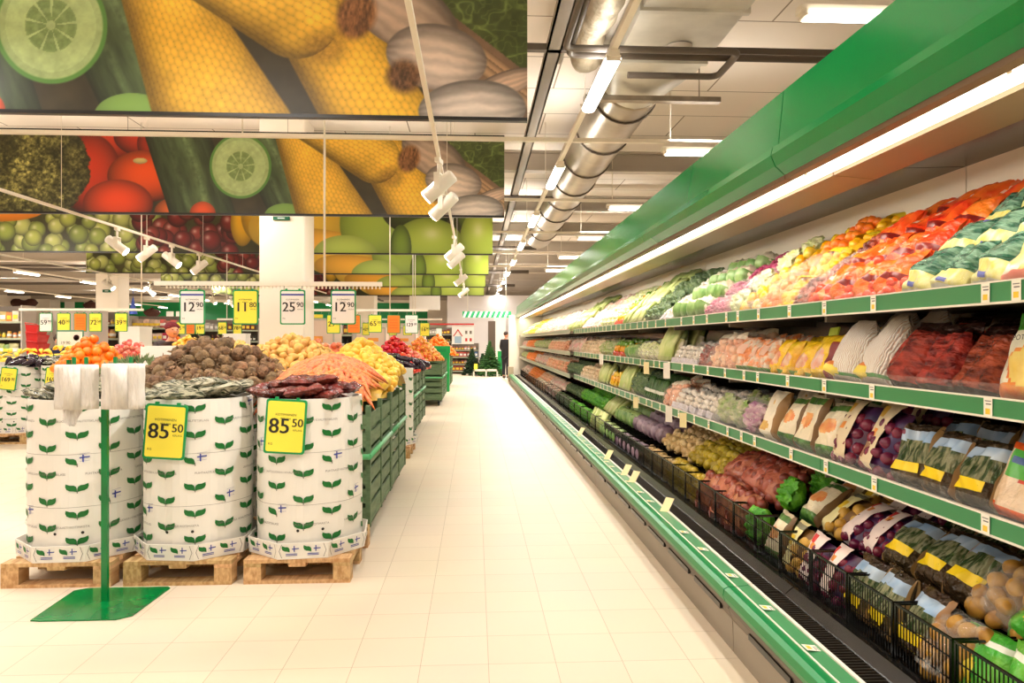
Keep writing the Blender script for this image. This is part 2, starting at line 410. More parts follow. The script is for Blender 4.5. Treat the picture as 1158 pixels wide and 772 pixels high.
for k in range(7):
    y = 1.35 + 3.98*k
    PX.put((3.24, y, LZ-.04), (0,0,0), 'crosswise ceiling lamp jutting out behind the green canopy, %s from the near end' % ORD[k], 'ceiling lamp')
    mb = MB().box((-6.2, y-.03, 4.06), (6.4, y+.03, 4.11)).tube([(2.6, y, 4.1), (2.6, y, 5.3)], .01, 6).tube([(5, y, 4.1), (5, y, 5.3)], .01, 6).tube([(-3, y, 4.1), (-3, y, 5.3)], .01, 6)
    if y > 8: tag(mb.build('cross_trunking', TRIMWHITE), 'thin white trunking crossing the whole aisle below the ceiling, %s of the row' % ORD[k-2], 'lamp rail')
    if k % 2 == 0: tube_pair(3.24, y, LZ-.065, 1.3, .14, LAMP_W)
q = 0
for xi, x in enumerate((-4.6, -10.5, -17.0, -24.0)):
    tr = MB().box((x-.03, -5, 4.05), (x+.03, 56, 4.10))
    if xi: tag(tr.build('lamp_trunking', TRIMWHITE), 'white lamp trunking over the left of the shop, %s row out from the banners' % ORD[xi], 'lamp rail')
    for k in range(14 if xi else 3):
        y = -3 + 4.4*k + (xi % 2)*1.6
        if y < 56:
            if xi: PA.put((x, y, LZ), (0,0,0), 'long lamp over the left of the shop, %s row out, %s from the near end' % (ORD[xi], ORD[k]), 'ceiling lamp')
            else: PA.put((x, y, LZ), (0,0,0), 'long lamp over the near left floor, %s from the camera end' % ORD[k], 'ceiling lamp')
            if k % 2 == (xi % 2) or xi == 0: tube_pair(x, y, LZ-.04, .14, 1.38, LAMP_W*(5 if xi and y > 8 else 1.2))
for i, (x, y) in enumerate([(-1.6, 7.2), (-4.2, 7.2), (-7.0, 7.2), (-1.6, 11.7), (-4.2, 11.7), (-7.0, 11.7), (-10.0, 11.7), (-2.5, 17.2), (-6, 17.2), (-1.2, 21.5), (-1.2, 26), (-1.2, 30.5), (-2.2, 4.2), (-2.2, 1.2), (-2.2, -2.2)]):  # unseen fill lamps added to brighten pillar, heaps and shelves
    PX.put((x, y, LZ), (0,0,0), 'crosswise fill lamp added out of view, %s of those' % ORD[i], 'ceiling lamp')
    tube_pair(x, y, LZ-.04, 1.3, .14, LAMP_W*.85)
# far pale ceiling lamps over the back aisles
for k, (x, y) in enumerate([(-1.6, 36), (-1.9, 33), (-2.2, 30), (-1.2, 41)]):
    PA.put((x, y, 4.0), (0,0,0), 'lamp in the short line left of the far striped garland, %s from the near end' % ORD[[2,1,0,3][k]], 'ceiling lamp')

# ---------------------------------------------------------------- printed banners
def banner_mesh(name, W, Hh, nu, nv, fn, colf):
    us = np.linspace(0, 1, nu); vs_ = np.linspace(0, 1, nv); U, V = np.meshgrid(us, vs_)
    C = colf(U, V)  # nv,nu,3 sRGB 0..255
    C = np.clip(C, 0, 255)/255.; C = np.where(C <= .04045, C/12.92, ((C+.055)/1.055)**2.4)
    me = bpy.data.meshes.new(name)
    co = np.stack([(U-1)*W, np.zeros_like(U), V*Hh], -1).reshape(-1, 3)
    idx = np.arange(nu*nv).reshape(nv, nu)
    f = np.stack([idx[:-1, :-1], idx[:-1, 1:], idx[1:, 1:], idx[1:, :-1]], -1).reshape(-1, 4)
    me.vertices.add(len(co)); me.vertices.foreach_set('co', co.ravel())
    me.loops.add(f.size); me.loops.foreach_set('vertex_index', f.ravel())
    me.polygons.add(len(f)); me.polygons.foreach_set('loop_start', np.arange(0, f.size, 4)); 
    me.update(calc_edges=True)
    at = me.color_attributes.new('print', 'FLOAT_COLOR', 'POINT')
    at.data.foreach_set('color', np.concatenate([C.reshape(-1, 3), np.ones((nu*nv, 1))], 1).ravel().astype(np.float32))
    me.materials.append(vcol('printed_cloth'))
    return me
rs = np.random.RandomState(3)
LAT = rs.rand(64, 64)
def vn(x, y):
    xi = np.floor(x).astype(int); yi = np.floor(y).astype(int); fx = x-xi; fy = y-yi
    fx = fx*fx*(3-2*fx); fy = fy*fy*(3-2*fy)
    g = lambda a, b: LAT[a % 64, b % 64]
    return (g(xi, yi)*(1-fx)+g(xi+1, yi)*fx)*(1-fy) + (g(xi, yi+1)*(1-fx)+g(xi+1, yi+1)*fx)*fy
def fbm(x, y): return .5*vn(x, y)+.3*vn(x*2.1+5, y*2.1)+.2*vn(x*4.3, y*4.3+9)
def lay(C, msk, col): return C*(1-msk[..., None]) + col*msk[..., None]
def sm(a, b, x): t = np.clip((x-a)/(b-a), 0, 1); return t*t*(3-2*t)
def ellq(X, Y, cx, cy, rx, ry, ang=0):
    a = R(ang); dx = X-cx; dy = Y-cy; u = (dx*cos(a)+dy*sin(a))/rx; v = (-dx*sin(a)+dy*cos(a))/ry
    return u, v, np.sqrt(u*u+v*v)
def c3(c): return np.array(c, float)
def ball_l(C, X, Y, cx, cy, rx, ry, c, dark=.45, ang=0, hl=None, soft=.04):
    u, v, r = ellq(X, Y, cx, cy, rx, ry, ang)
    sh = 1 - (1-dark)*np.clip(r, 0, 1)**2.6 - .12*v
    col = c3(c)*sh[..., None]
    if hl is not None:
        g = np.exp(-((u-hl[0])**2+(v-hl[1])**2)/.06)*.5; col = col*(1-g[..., None])+c3((255, 250, 230))*g[..., None]
    return lay(C, 1-sm(1-soft, 1, r), col)
def corn(C, X, Y, x0, y0, x1, y1, w0, w1, k, c=(250, 196, 60), kr=5.5):
    L_ = math.hypot(x1-x0, y1-y0); ux, uy = (x1-x0)/L_, (y1-y0)/L_
    s = (X-x0)*ux+(Y-y0)*uy; t = -(X-x0)*uy+(Y-y0)*ux
    f = np.clip(s/L_, 0, 1); wd = w0+(w1-w0)*f
    end = np.where(s > L_-w1*.8, np.sqrt(np.clip(1-((s-(L_-w1*.8))/(w1*1.0))**2, 0, 1)), 1.)
    q = t/np.maximum(wd*end, 1e-3)
    msk = (1-sm(.96, 1., np.abs(q)))*(s < L_+w1*.2)*(s > -40)
    a = np.arcsin(np.clip(t/wd, -.999, .999))*kr
    row = np.floor(a+.5); fa = np.abs(a-row)*2
    b = s/k + (row % 2)*.5; fb = np.abs(b-np.floor(b)-.5)*2
    ker = np.sqrt(np.clip(1-(fa**2*.55+fb**2*.55), 0, 1))
    v = (.78+.27*ker)*(1-.5*np.clip(np.abs(q+.12), 0, 1)**2.8)*(.88+.24*fbm(X/30, Y/30))
    return lay(C, msk, c3(c)*v[..., None])
def cuke(C, X, Y, x0, y0, x1, y1, w):
    L_ = math.hypot(x1-x0, y1-y0); ux, uy = (x1-x0)/L_, (y1-y0)/L_
    s = (X-x0)*ux+(Y-y0)*uy; t = (-(X-x0)*uy+(Y-y0)*ux)/w
    v = (1-.6*np.abs(t)**2)*(.6+.7*fbm(t*6, s/60)); st = np.exp(-(t+.2)**2/.02)*.35+np.exp(-(t-.35)**2/.01)*.2
    col = c3((78, 98, 62))*v[..., None] + c3((150, 170, 120))*(st*fbm(s/7, t*8))[..., None]
    return lay(C, (1-sm(.97, 1, np.abs(t)))*(s > 0)*(s < L_), col)
def slice_(C, X, Y, cx, cy, rx, ry):
    u, v, r = ellq(X, Y, cx, cy, rx, ry); th = np.arctan2(v, u)
    C = lay(C, 1-sm(.98, 1.02, r), np.broadcast_to(c3((88, 140, 62)), C.shape))
    fl = c3((168, 190, 130))*(.86+.22*fbm(X/9, Y/9)+.08*(r < .8))[..., None]; C = lay(C, 1-sm(.9, .94, r), fl)
    cell = np.abs(np.sin(th*4.5+.6)); seed = (cell > .25)*(r > .08)*(r < .46)*(1-.3*np.sin(r*30))
    C = lay(C, np.clip(seed, 0, 1)*.8, c3((118, 146, 84))*(.8+.3*fbm(X/3, Y/3))[..., None])
    return C
def garlic(C, X, Y, cx, cy, rx, ry, ang, c=(252, 232, 218)):
    u, v, r = ellq(X, Y, cx, cy, rx, ry, ang)
    st = .93+.06*np.sin(v*16/(1.05-np.clip(u*u, 0, .9))**.5+4*fbm(X/20, Y/20))+.10*(fbm(X/14, v*9)-.5); sh = (1-.5*np.clip(np.sqrt(u*u+(v-.1)**2), 0, 1)**3)*st
    return lay(C, 1-sm(.95, 1, r), c3(c)*sh[..., None])
def cabbage(C, X, Y, msk):
    a = np.abs(vn(X/16+20, Y/12)-.5); b = np.abs(vn(X/7+3, Y/6+8)-.5)
    vein = np.clip(1-a*14, 0, 1)*.55+np.clip(1-b*9, 0, 1)*.35
    col = c3((84, 100, 52))*(.6+.6*fbm(X/25, Y/25))[..., None]+c3((70, 78, 40))*vein[..., None]
    return lay(C, msk, col)
def picA(U, V):
    # coordinates: those of the nearest banner's print
    X = 596-(1-U)*1476.; Y = 137-V*(91*1.74)
    C = np.ones(X.shape+(3,))*c3((58, 52, 34))*(.7+.6*fbm(X/40, Y/40))[..., None]
    for (cx, cy, rx, ry, cc) in [(-175, -20, 80, 60, (214, 58, 22)), (-110, -12, 60, 40, (200, 50, 20)), (-215, 62, 62, 80, (206, 56, 24)), (-75, 2, 50, 44, (208, 52, 20)),
        (-108, 66, 74, 52, (240, 84, 22)), (-160, 120, 68, 48, (238, 74, 26)), (-30, 134, 62, 32, (250, 120, 50)), (-700, 60, 90, 70, (230, 70, 25)), (-820, 90, 80, 70, (238, 74, 26))]:
        C = ball_l(C, X, Y, cx, cy, rx, ry, cc, .4, hl=None)
    C = ball_l(C, X, Y, -118, 36, 14, 6, (210, 190, 120), .8)
    # broccoli crowns
    for (cx, cy, rr) in [(-330, 50, 118), (-470, 20, 120), (-540, 120, 110), (-930, 40, 110)]:
        u, v, r = ellq(X, Y, cx, cy, rr, rr*.95); rw = r+.12*(fbm(X/12, Y/12)-.5)
        g = .12+fbm(X/5, Y/5)**1.5*fbm(X/22, Y/22)*3.2*(1-.4*np.clip(r, 0, 1)**2)
        C = lay(C, 1-sm(.96, 1, rw), c3((124, 118, 66))*g[..., None]+c3((14, 16, 6)))
    C = cuke(C, X, Y, -60, -60, 40, 260, 62)
    C = cuke(C, X, Y, 95, -60, 215, 200, 52)
    C = ball_l(C, X, Y, 2, 140, 26, 26, (235, 90, 40), .6)
    C = slice_(C, X, Y, 75, 44, 60, 64)
    C = ball_l(C, X, Y, 162, 142, 42, 26, (128, 168, 84), .8)
    C = cabbage(C, X, Y, sm(470, 500, X+ (Y-20)*-.5))
    C = lay(C, sm(0, 1, (X > 480)*(Y-(X-500)*.75 > 14)*1.)*1., c3((140, 112, 90))*(.7+.5*fbm(X/30, Y/30))[..., None])
    C = corn(C, X, Y, 318, -40, 460, 190, 44, 62, 11, kr=6.5)
    C = corn(C, X, Y, 176, -30, 290, 220, 38, 86, 11, kr=8)
    C = corn(C, X, Y, 170, -70, 372, 44, 40, 54, 12, (252, 200, 66), 6)
    u, v, r = ellq(X, Y, 372, 60, 34, 30); C = lay(C, (1-sm(.3, 1, r))*.55, c3((140, 104, 40))*(.5+fbm(X/4, Y/4))[..., None])
    C = garlic(C, X, Y, 455, 20, 72, 40, 30, (214, 188, 168))
    u, v, r = ellq(X, Y, 405, 25, 26, 34, 20); C = lay(C, (1-sm(.6, 1, r)), c3((150, 100, 60))*(.4+1.0*fbm(X/3, Y/8))[..., None])
    for k in range(3): # dry stalks
        L_ = 1.; s = (X-520)*.80+(Y-45-k*9)*.6; t = -(X-520)*.6+(Y-45-k*9)*.8
        C = lay(C, (np.abs(t) < 6)*(s > 0)*1., c3((188, 152, 118))*(.75+.3*np.cos(t/3.2))[..., None])
    C = garlic(C, X, Y, 572, 98, 40, 14, -20, (240, 208, 184))
    C = garlic(C, X, Y, 494, 70, 58, 38, 8)
    u, v, r = ellq(X, Y, 458, 92, 26, 24); C = lay(C, (1-sm(.5, 1, r)), c3((120, 84, 56))*(.4+1.0*fbm(X/3, Y/5))[..., None])
    C = garlic(C, X, Y, 534, 128, 62, 34, -4, (255, 242, 232))
    return C
def picB(U, V):
    X = 557-(1-U)*571.; Y = 290-V*61.
    C = np.ones(X.shape+(3,))*c3((62, 62, 30))*(.7+.6*fbm(X/20, Y/20))[..., None]
    rr = random.Random(5)
    for k in range(90):
        x = rr.uniform(-14, 190); y = rr.uniform(228, 292); r = rr.uniform(7, 11)
        C = ball_l(C, X, Y, x, y, r, r, (rr.choice([(186, 198, 92), (160, 178, 80), (200, 210, 120), (146, 164, 74)])), .5, hl=(-.3, -.3))
    for k in range(60):
        x = rr.uniform(172, 280); y = rr.uniform(228, 292)+ (x-180)*-.02; r = rr.uniform(8, 12)
        C = ball_l(C, X, Y, x, y, r, r, rr.choice([(128, 34, 36), (100, 24, 30), (150, 56, 50)]), .4, hl=(-.3, -.3))
    C = ball_l(C, X, Y, 20, 246, 52, 13, (250, 150, 40), .9); C = ball_l(C, X, Y, 20, 242, 44, 9, (250, 205, 130), .95)
    C = ball_l(C, X, Y, 282, 258, 13, 26, (244, 190, 40), .6); C = ball_l(C, X, Y, 310, 250, 30, 34, (246, 190, 44), .6)
    C = ball_l(C, X, Y, 345, 258, 58, 34, (255, 212, 80), .75, -8); C = ball_l(C, X, Y, 370, 286, 66, 22, (250, 190, 70), .7, 8)
    C = ball_l(C, X, Y, 425, 258, 38, 42, (172, 200, 84), .72); C = ball_l(C, X, Y, 394, 292, 36, 22, (184, 208, 100), .75)
    C = ball_l(C, X, Y, 472, 240, 40, 30, (60, 80, 24), .5); C = ball_l(C, X, Y, 485, 280, 40, 30, (176, 200, 76), .62, hl=(.1, -.4))
    C = ball_l(C, X, Y, 455, 284, 12, 26, (120, 150, 44), .5); C = ball_l(C, X, Y, 548, 250, 30, 22, (120, 146, 44), .5)
    C = ball_l(C, X, Y, 546, 274, 26, 36, (186, 208, 80), .62, hl=(-.2, -.3))
    return C
def make_banner(me, name, lab, Y, Xr, group=None):
    t = empty(name, (Xr, Y, 3.305)); W = 11.; hh = 1.18
    o = bpy.data.objects.new('printed_sheet', me); COL.objects.link(o); o.parent = t
    MB().box((-W, .002, 0), (0, .03, hh), mi=0).build('backing_board', mat('banner_back', (200, 190, 170), .6), t)
    MB().box((-W, -.02, -.03), (.0, .035, 0)).build('bottom_bar', BLACK, t)
    MB().box((-W, -.015, hh), (.0, .03, hh+.02)).build('top_bar', BLACK, t)
    wi = MB()
    for x in (-.8, -3.2, -5.5, -7.8, -10.2): wi.tube([(x, .01, hh), (x, .01, ZC-3.305)], .004, 5)
    wi.build('suspension_wire', STEEL, t)
    tag(t, lab, 'banner'); return t
mA = banner_mesh('vegetable_print', 11, 1.18, 1400, 152, None, picA)
mB = banner_mesh('fruit_print', 11, 1.18, 1000, 110, None, picB)
def bd(k): return 800*1.87*(.00398+.00311*k)
for k in range(6):
    d = bd(k); xr = [.44, .44, .38, .38, .36, .37][k]
    Y = (d - xr*sin(YAW))/cos(YAW)
    make_banner(mA if k < 2 else mB, 'printed_banner', ['large vegetable photo banner nearest to the camera, with cucumber slice, corn and garlic',
        'second vegetable photo banner, with broccoli, tomatoes, cucumber and corn', 'fruit photo banner with grapes and mangoes directly behind the vegetable ones',
        'fruit photo banner fourth in depth, showing a narrow strip of mango and grapes', 'fruit photo banner fifth in depth', 'last and smallest fruit photo banner'][k], Y, xr)

# ---------------------------------------------------------------- spotlights on tracks
def make_spot():
    t = empty('spotlight')
    MB().box((-.05, -.016, -.03), (.05, .016, 0)).build('adapter', TRIMWHITE, t)
    MB().tube([(0, 0, -.03), (0, 0, -.1)], .012, 8).box((-.055, -.02, -.11), (-.048, .02, -.22)).box((.048, -.02, -.11), (.055, .02, -.22)).box((-.055, -.02, -.11), (.055, .02, -.1)).build('bracket', TRIMWHITE, t)
    hd = MB(); hd.tube([(0, .13, 0), (0, .12, 0), (0, -.10, 0), (0, -.11, 0)], [.03, .045, .05, .052], 16, cap=True)
    h = hd.build('lamp_head', mat('lamp_shell', (240, 232, 218), .35), t, (0, 0, -.19), (R(38), 0, 0))
    m = MB(); m.tube([(0, -.112, 0), (0, -.116, 0)], .045, 16); m.build('lens', emis('spot_lens', (1, .93, .8), 14.), h)
    return t
SP = Proto(make_spot())
def track(x, z, y0, y1, lab, spots, rotz, word):
    mb = MB().box((x-.017, y0, z), (x+.017, y1, z+.034))
    y = y0+.4
    while y < y1: mb.tube([(x, y, z+.03), (x, y, ZC)], .004, 5); y += 2.5
    tag(mb.build('light_track', TRIMWHITE), lab, 'light track')
    for i, (yy, rz) in enumerate(spots):
        SP.put((x, yy, z), (0, 0, rz), 'white spotlight on the %s light track, %s from the near end' % (word, ORD[i]), 'spotlight', scale=1.45)
track(-.35, 3.2, 1, 26, 'light track hanging along the aisle in front of the banners', [(6.9, -1.8), (7.9, -2.0), (12.0, -1.8), (13.2, -1.9), (17.5, -1.7), (22, -1.8)], 0, 'aisle side')
track(-5.6, 3.2, 2, 27, 'light track descending across the left half of the picture, upper one', [(7.9, -1.5), (8.35, -1.7), (11.4, 1.7), (12.4, -1.5), (13.4, 1.6), (14.7, -1.6)], 0, 'upper left')
track(-9.8, 3.2, 8, 34, 'light track on the far left, lower one', [(14.8, 1.3), (19.5, 1.4), (21.9, 1.4), (27, 1.3), (29, 1.3)], 0, 'lower left')
# ---------------------------------------------------------------- pallets
WOOD = mat('pallet_pine', (214, 178, 128), .7, c2=(176, 134, 84), nscale=6, stretch=(8, 1, 4), rnd=.12)
def make_pallet():
    t = empty('wooden_pallet')
    W, D = .62, .8
    bd_ = MB().box((-W/2, 0, .122), (W/2, .1, .144)).mesh('deck_board', WOOD)
    def put(me, nm, loc):
        o = bpy.data.objects.new(nm, me); COL.objects.link(o); o.parent = t; o.location = loc
    for k in range(6): put(bd_, 'deck_board', (0, k*.14, 0))
    sb = MB().box((-.05, 0, .1), (.05, D, .122)).mesh('stringer', WOOD)
    for x in (-W/2+.05, 0, W/2-.05): put(sb, 'stringer', (x, 0, 0))
    bk = MB().box((-.05, 0, .02), (.05, .1, .1)).mesh('block', WOOD)
    for x in (-W/2+.05, W/2-.05):
        for y in (0, .35, .7): put(bk, 'block', (x, y, 0))
    bb = MB().box((-W/2, 0, 0), (W/2, .1, .02)).mesh('bottom_board', WOOD)
    for y in (0, .35, .7): put(bb, 'bottom_board', (0, y, 0))
    return t
PAL = Proto(make_pallet())
# ---------------------------------------------------------------- round leaf-printed board boxes
BOXW = mat('white_board', (238, 234, 226), .5, bump=.05, bscale=3)
LEAFG = mat('leaf_green_print', (10, 108, 40), .5); FLAGB = mat('flag_blue_print', (60, 72, 160), .5); PRT = mat('grey_print', (120, 114, 108), .6)
def leaf_poly(sgn, s):
    p = [(.001, -.026), (.001, -.006), (.006, .008), (.018, .016), (.038, .017), (.060, .026), (.062, .008), (.055, -.009), (.038, -.018), (.017, -.021)]
    return [(sgn*x*s, z*s) for x, z in p]
def make_boxwall(R_, Hh, seed):
    mb = MB(); n = 48
    # outer wall with rounded octagon section and slight bulge
    def rad(a, z): return R_*(1+.012*cos(8*a)) * (1+.012*sin(pi*z/Hh))
    zs = [0, .2, .4, .6, .8, Hh]
    vs = []; fs = []
    for z in zs:
        for k in range(n): a = 2*pi*k/n; r = rad(a, z); vs.append((r*sin(a), -r*cos(a), z))
    m = len(zs)
    for z in (Hh, .5):
        for k in range(n): a = 2*pi*k/n; r = rad(a, z)-.012; vs.append((r*sin(a), -r*cos(a), z))
    for i in range(m+1):
        for k in range(n): k2 = (k+1) % n; fs.append((i*n+k, i*n+k2, (i+1)*n+k2, (i+1)*n+k))
    mb.add(vs, fs, False); mb.add([vs[(m+1)*n+k] for k in range(n)], [tuple(range(n))])
    def curve(poly, a0, z0, mi, off=.0035):
        P = []
        for (x, z) in poly:
            a = a0 + x/R_; r = rad(a, z0+z)+off; P.append((r*sin(a), -r*cos(a), z0+z))
        mb.add(P, [tuple(range(len(P)))], mi=mi)
    nc = 12
    for c in range(nc):
        a0 = 2*pi*(c+.5)/nc + seed*.13
        for r_ in range(7):
            z0 = Hh-.06 - r_*.155 - (c % 2)*.0775 + .01
            if z0 < .05: continue
            flag = ((r_*2+(c % 2)) + c//2) % 3 == 1 and c % 2 == (r_ % 2)
            curve(leaf_poly(-1, .95), a0, z0, 1); 
            curve([(-.003, -.012), (.003, -.012), (.004, -.032), (-.001, -.034)], a0, z0, 3)
            if flag:
                fx = lambda x, z: (x, z + .010 + .10*(x-.03) + .004*sin(x*120))
                curve([fx(.012, .012), fx(.064, .012), fx(.064, .020), fx(.012, .020)][::1], a0, z0-.008, 2)
                curve([fx(.026, -.006), fx(.034, -.006), fx(.034, .038), fx(.026, .038)], a0, z0-.008, 2)
                for e in ((.012, .038), (.012, -.006)): curve([fx(.012, e[1]), fx(.064, e[1]), fx(.064, e[1]+.0012), fx(.012, e[1]+.0012)], a0, z0-.008, 2)
            else: curve(leaf_poly(1, .95), a0, z0, 1)
    for k, z0 in enumerate((Hh-.13, Hh-.44, Hh-.75)):
        for q in range(6):
            a0 = 2*pi*q/6 + .2 + k*.5
            text_cyl(mb, 'PUHTAASTI KOTIMAISTA' if (q+k) % 2 else 'LAATULUOKKA I KVALITETSKLASS', .018, a0, z0, R_*1.021+.003, 3)
    for z0 in (.31, .62): # printed fold lines
        for k in range(n):
            a, b = 2*pi*k/n, 2*pi*(k+1)/n; r0, r1 = rad(a, z0)+.001, rad(b, z0)+.001
            mb.add([(r0*sin(a), -r0*cos(a), z0), (r1*sin(b), -r1*cos(b), z0), (r1*sin(b), -r1*cos(b), z0+.0018), (r0*sin(a), -r0*cos(a), z0+.0018)], [(0, 1, 2, 3)], mi=3)
    for (a0, z0) in ((-.1, .16), (.35, .16)): curve([(.009*cos(t*pi/4), .009*sin(t*pi/4)) for t in range(8)], a0, z0, 4)
    return mb.mesh('box_wall', [BOXW, LEAFG, FLAGB, PRT, BLACK])
def make_skirt():
    mb = MB(); n = 8; vs = []; fs = []
    for (r, z) in ((.345, 0), (.352, .095), (.346, .095), (.34, .005)):
        for k in range(n): a = 2*pi*(k+.5)/n; vs.append((r/cos(pi/8)*sin(a), -r/cos(pi/8)*cos(a), z))
    for i in range(3):
        for k in range(n): k2 = (k+1) % n; fs.append((i*n+k, i*n+k2, (i+1)*n+k2, (i+1)*n+k))
    mb.add(vs, fs)
    for k in range(n):
        a = 2*pi*k/n; M = Matrix.Rotation(a, 4, 'Z')
        for dx in (-.062, .062):
            y = -.352
            mb.add([tuple(M @ Vector((dx+x*.75-.012, y, .062+z*.75))) for x, z in leaf_poly(-1, 1)], [tuple(range(10))], mi=1)
            mb.add([tuple(M @ Vector(v)) for v in ((dx, y, .058), (dx+.04, y, .06), (dx+.04, y, .066), (dx, y, .064))], [(0, 1, 2, 3)], mi=2)
            mb.add([tuple(M @ Vector(v)) for v in ((dx+.01, y, .045), (dx+.016, y, .045), (dx+.016, y, .08), (dx+.01, y, .08))], [(0, 1, 2, 3)], mi=2)
            for zz in (.03, .022): mb.add([tuple(M @ Vector(v)) for v in ((dx-.035, y, zz), (dx+.03, y, zz), (dx+.03, y, zz+.004), (dx-.035, y, zz+.004))], [(0, 1, 2, 3)], mi=2)
        for e in (-1, 1): # corner fold print
            mb.add([tuple(M @ Vector(v)) for v in ((e*.118, -.352, .01), (e*.121, -.352, .01), (e*.136, -.3535, .05), (e*.133, -.3535, .05))], [(0, 1, 2, 3)], mi=3)
            mb.add([tuple(M @ Vector(v)) for v in ((e*.133, -.3535, .05), (e*.136, -.3535, .05), (e*.121, -.3535, .09), (e*.118, -.3535, .09))], [(0, 1, 2, 3)], mi=3)
    return mb.mesh('bottom_tray', [BOXW, LEAFG, FLAGB, PRT])
WALLM = [make_boxwall(.318, .94, s) for s in range(3)]; SKM = make_skirt()
def leaf_box(x, y, k, rot, lab, plab, sc=1.0, group=None):
    PAL.put((x, y-.345, 0), (0, 0, 0), plab, 'pallet', group=group and 'pallets under the far printed boxes')
    t = empty('produce_box', (x, y, .146), (0, 0, rot))
    for nm, me in (('box_wall', WALLM[k % 3]), ('bottom_tray', SKM)):
        o = bpy.data.objects.new(nm, me); COL.objects.link(o); o.parent = t
    t.scale = (1, 1, sc)
    return tag(t, lab, 'produce box', group)
leaf_box(-2.43, 4.585, 0, .05, 'round white leaf-printed produce box behind the green bag stand, leftmost of the front three', 'pine pallet under the leftmost of the three front round boxes')
leaf_box(-1.74, 4.585, 1, -.12, 'round white leaf-printed produce box, middle of the front three', 'pine pallet under the middle of the three front round boxes')
leaf_box(-1.05, 4.585, 2, .1, 'round white leaf-printed produce box at the aisle corner, rightmost of the front three', 'pine pallet under the rightmost of the three front round boxes')
for i, x in enumerate([-6.52, -5.86, -5.2, -4.54, -7.18, -7.84]):
    leaf_box(x, 10.5, i, .2*i, 'round leaf-printed box in the far left row, %s' % ['carrying the price card nearest the picture edge', 'just left of the bag stand', 'mostly hidden behind the bag stand', 'hidden by the front boxes', 'beyond the left picture edge', 'leftmost of all'][i],
             'pallet in the row at the far left, %s' % ['under the box at the picture edge', 'under the box next to the bag stand', 'third', 'fourth', 'fifth, past the picture edge', 'sixth, past the picture edge'][i])
# right column boxes and crates towards the back
leaf_box(-1.10, 9.0, 1, .3, 'round white leaf-printed box standing between green crates halfway down the aisle', 'pallet under the leaf-printed box halfway down the aisle')
leaf_box(-1.80, 9.0, 0, .1, 'leaf-printed box beside the one between the green crates, farther from the aisle', 'pallet farther from the aisle halfway down the row')
# hidden middle row holding up the heaps
for i, (x, y) in enumerate([(-2.43, 5.6), (-1.74, 5.6), (-2.43, 6.45), (-1.74, 6.45), (-2.43, 7.3), (-1.74, 7.3)]):
    leaf_box(x, y, i, .4*i, 'round leaf-printed box inside the vegetable island, under the heaps', 'pallet inside the vegetable island, under the heaps', group='inner boxes of the vegetable island')
leaf_box(-3.78, 7.2, 2, .1, 'round leaf-printed box under the orange heap', 'pallet under the orange heap')
leaf_box(-3.05, 6.6, 1, .1, 'round leaf-printed box under the green herbs', 'pallet under the green herbs')

# ---------------------------------------------------------------- green slatted crates on casters
CG = mat('crate_green_wood', (104, 128, 92), .6, c2=(80, 104, 70), nscale=5, stretch=(1, 1, 6), rnd=.06)
CGL = mat('crate_green_rail', (88, 172, 112), .45)
def make_crate(W, D, Hh, rail_z=.62):
    """origin at the floor, middle of the aisle-side; D along the aisle"""
    t = empty('slatted_crate')
    pm = MB().box((-.03, -.024, .12), (.004, .024, Hh+.012)).mesh('post', CG)
    for x in (-W+.026, 0):
        for y in (.02, D/2, D-.02):
            o = bpy.data.objects.new('post', pm); COL.objects.link(o); o.parent = t; o.location = (x, y, 0)
    s = MB(); n = 6; zb = [.16 + k*(Hh-.18)/n for k in range(n)]; bh = (Hh-.18)/n-.032
    for z in zb:
        s.box((-.016, .022, z), (-.004, D/2-.022, z+bh)); s.box((-.016, D/2+.022, z), (-.004, D-.022, z+bh))
        s.box((-W+.004, .022, z), (-W+.016, D-.022, z+bh))
        s.box((-W+.022, -.004, z), (-.022, .008, z+bh)); s.box((-W+.022, D-.008, z), (-.022, D+.004, z+bh))
    s.build('slat_panel', CG, t)
    MB().box((-W+.01, .01, .78), (-.02, D-.01, .8)).box((-W, 0, .13), (0, D, .16)).build('crate_floor', CG, t)
    r = MB(); r.tube([(.0, -.03, rail_z), (.0, D+.03, rail_z)], .02, 10); r.tube([(-W, -.03, rail_z), (.0, -.03, rail_z)], .02, 10)
    r.build('bumper_rail', CGL, t)
    for x in (-W+.08, -.08):
        for y in (.1, D-.1):
            c = MB().tube([(x-.014, y, .05), (x+.014, y, .05)], .05, 16).box((x-.022, y-.02, .06), (x-.016, y+.02, .13)).box((x+.016, y-.02, .06), (x+.022, y+.02, .13)).box((x-.03, y-.03, .115), (x+.03, y+.03, .13))
            c.build('caster', BLACK, t)
    return t
CR = Proto(make_crate(.68, 1.25, .965))
CRS = [((-.74, 5.03, 0), 'green slatted crate on casters at the aisle edge, nearest one holding carrots and yellow fruit'),
       ((-.74, 6.33, 0), 'green slatted crate on casters at the aisle edge, second one holding yellow fruit'),
       ((-.88, 10.0, 0), 'green slatted crate of red fruit right behind the leaf-printed box down the aisle'),
       ((-.88, 11.3, 0), 'second green slatted crate behind the leaf-printed box down the aisle'),
       ((-.72, 15.6, 0), 'green slatted crate of mixed apples with its end face showing, down the aisle'),
       ((-.72, 16.95, 0), 'green slatted crate behind the mixed apples'),
       ((-.72, 21.6, 0), 'last green slatted crate, holding the far orange heap'),
       ((-1.46, 9.95, 0), None), ((-1.46, 15.6, 0), None), ((-1.5, 21.6, 0), None)]
for i, (l, lab) in enumerate(CRS):
    CR.put(l, (0, 0, 0), lab or 'green slatted crate on the far side of the fruit row, %s from the camera' % ORD[i-7], 'crate')
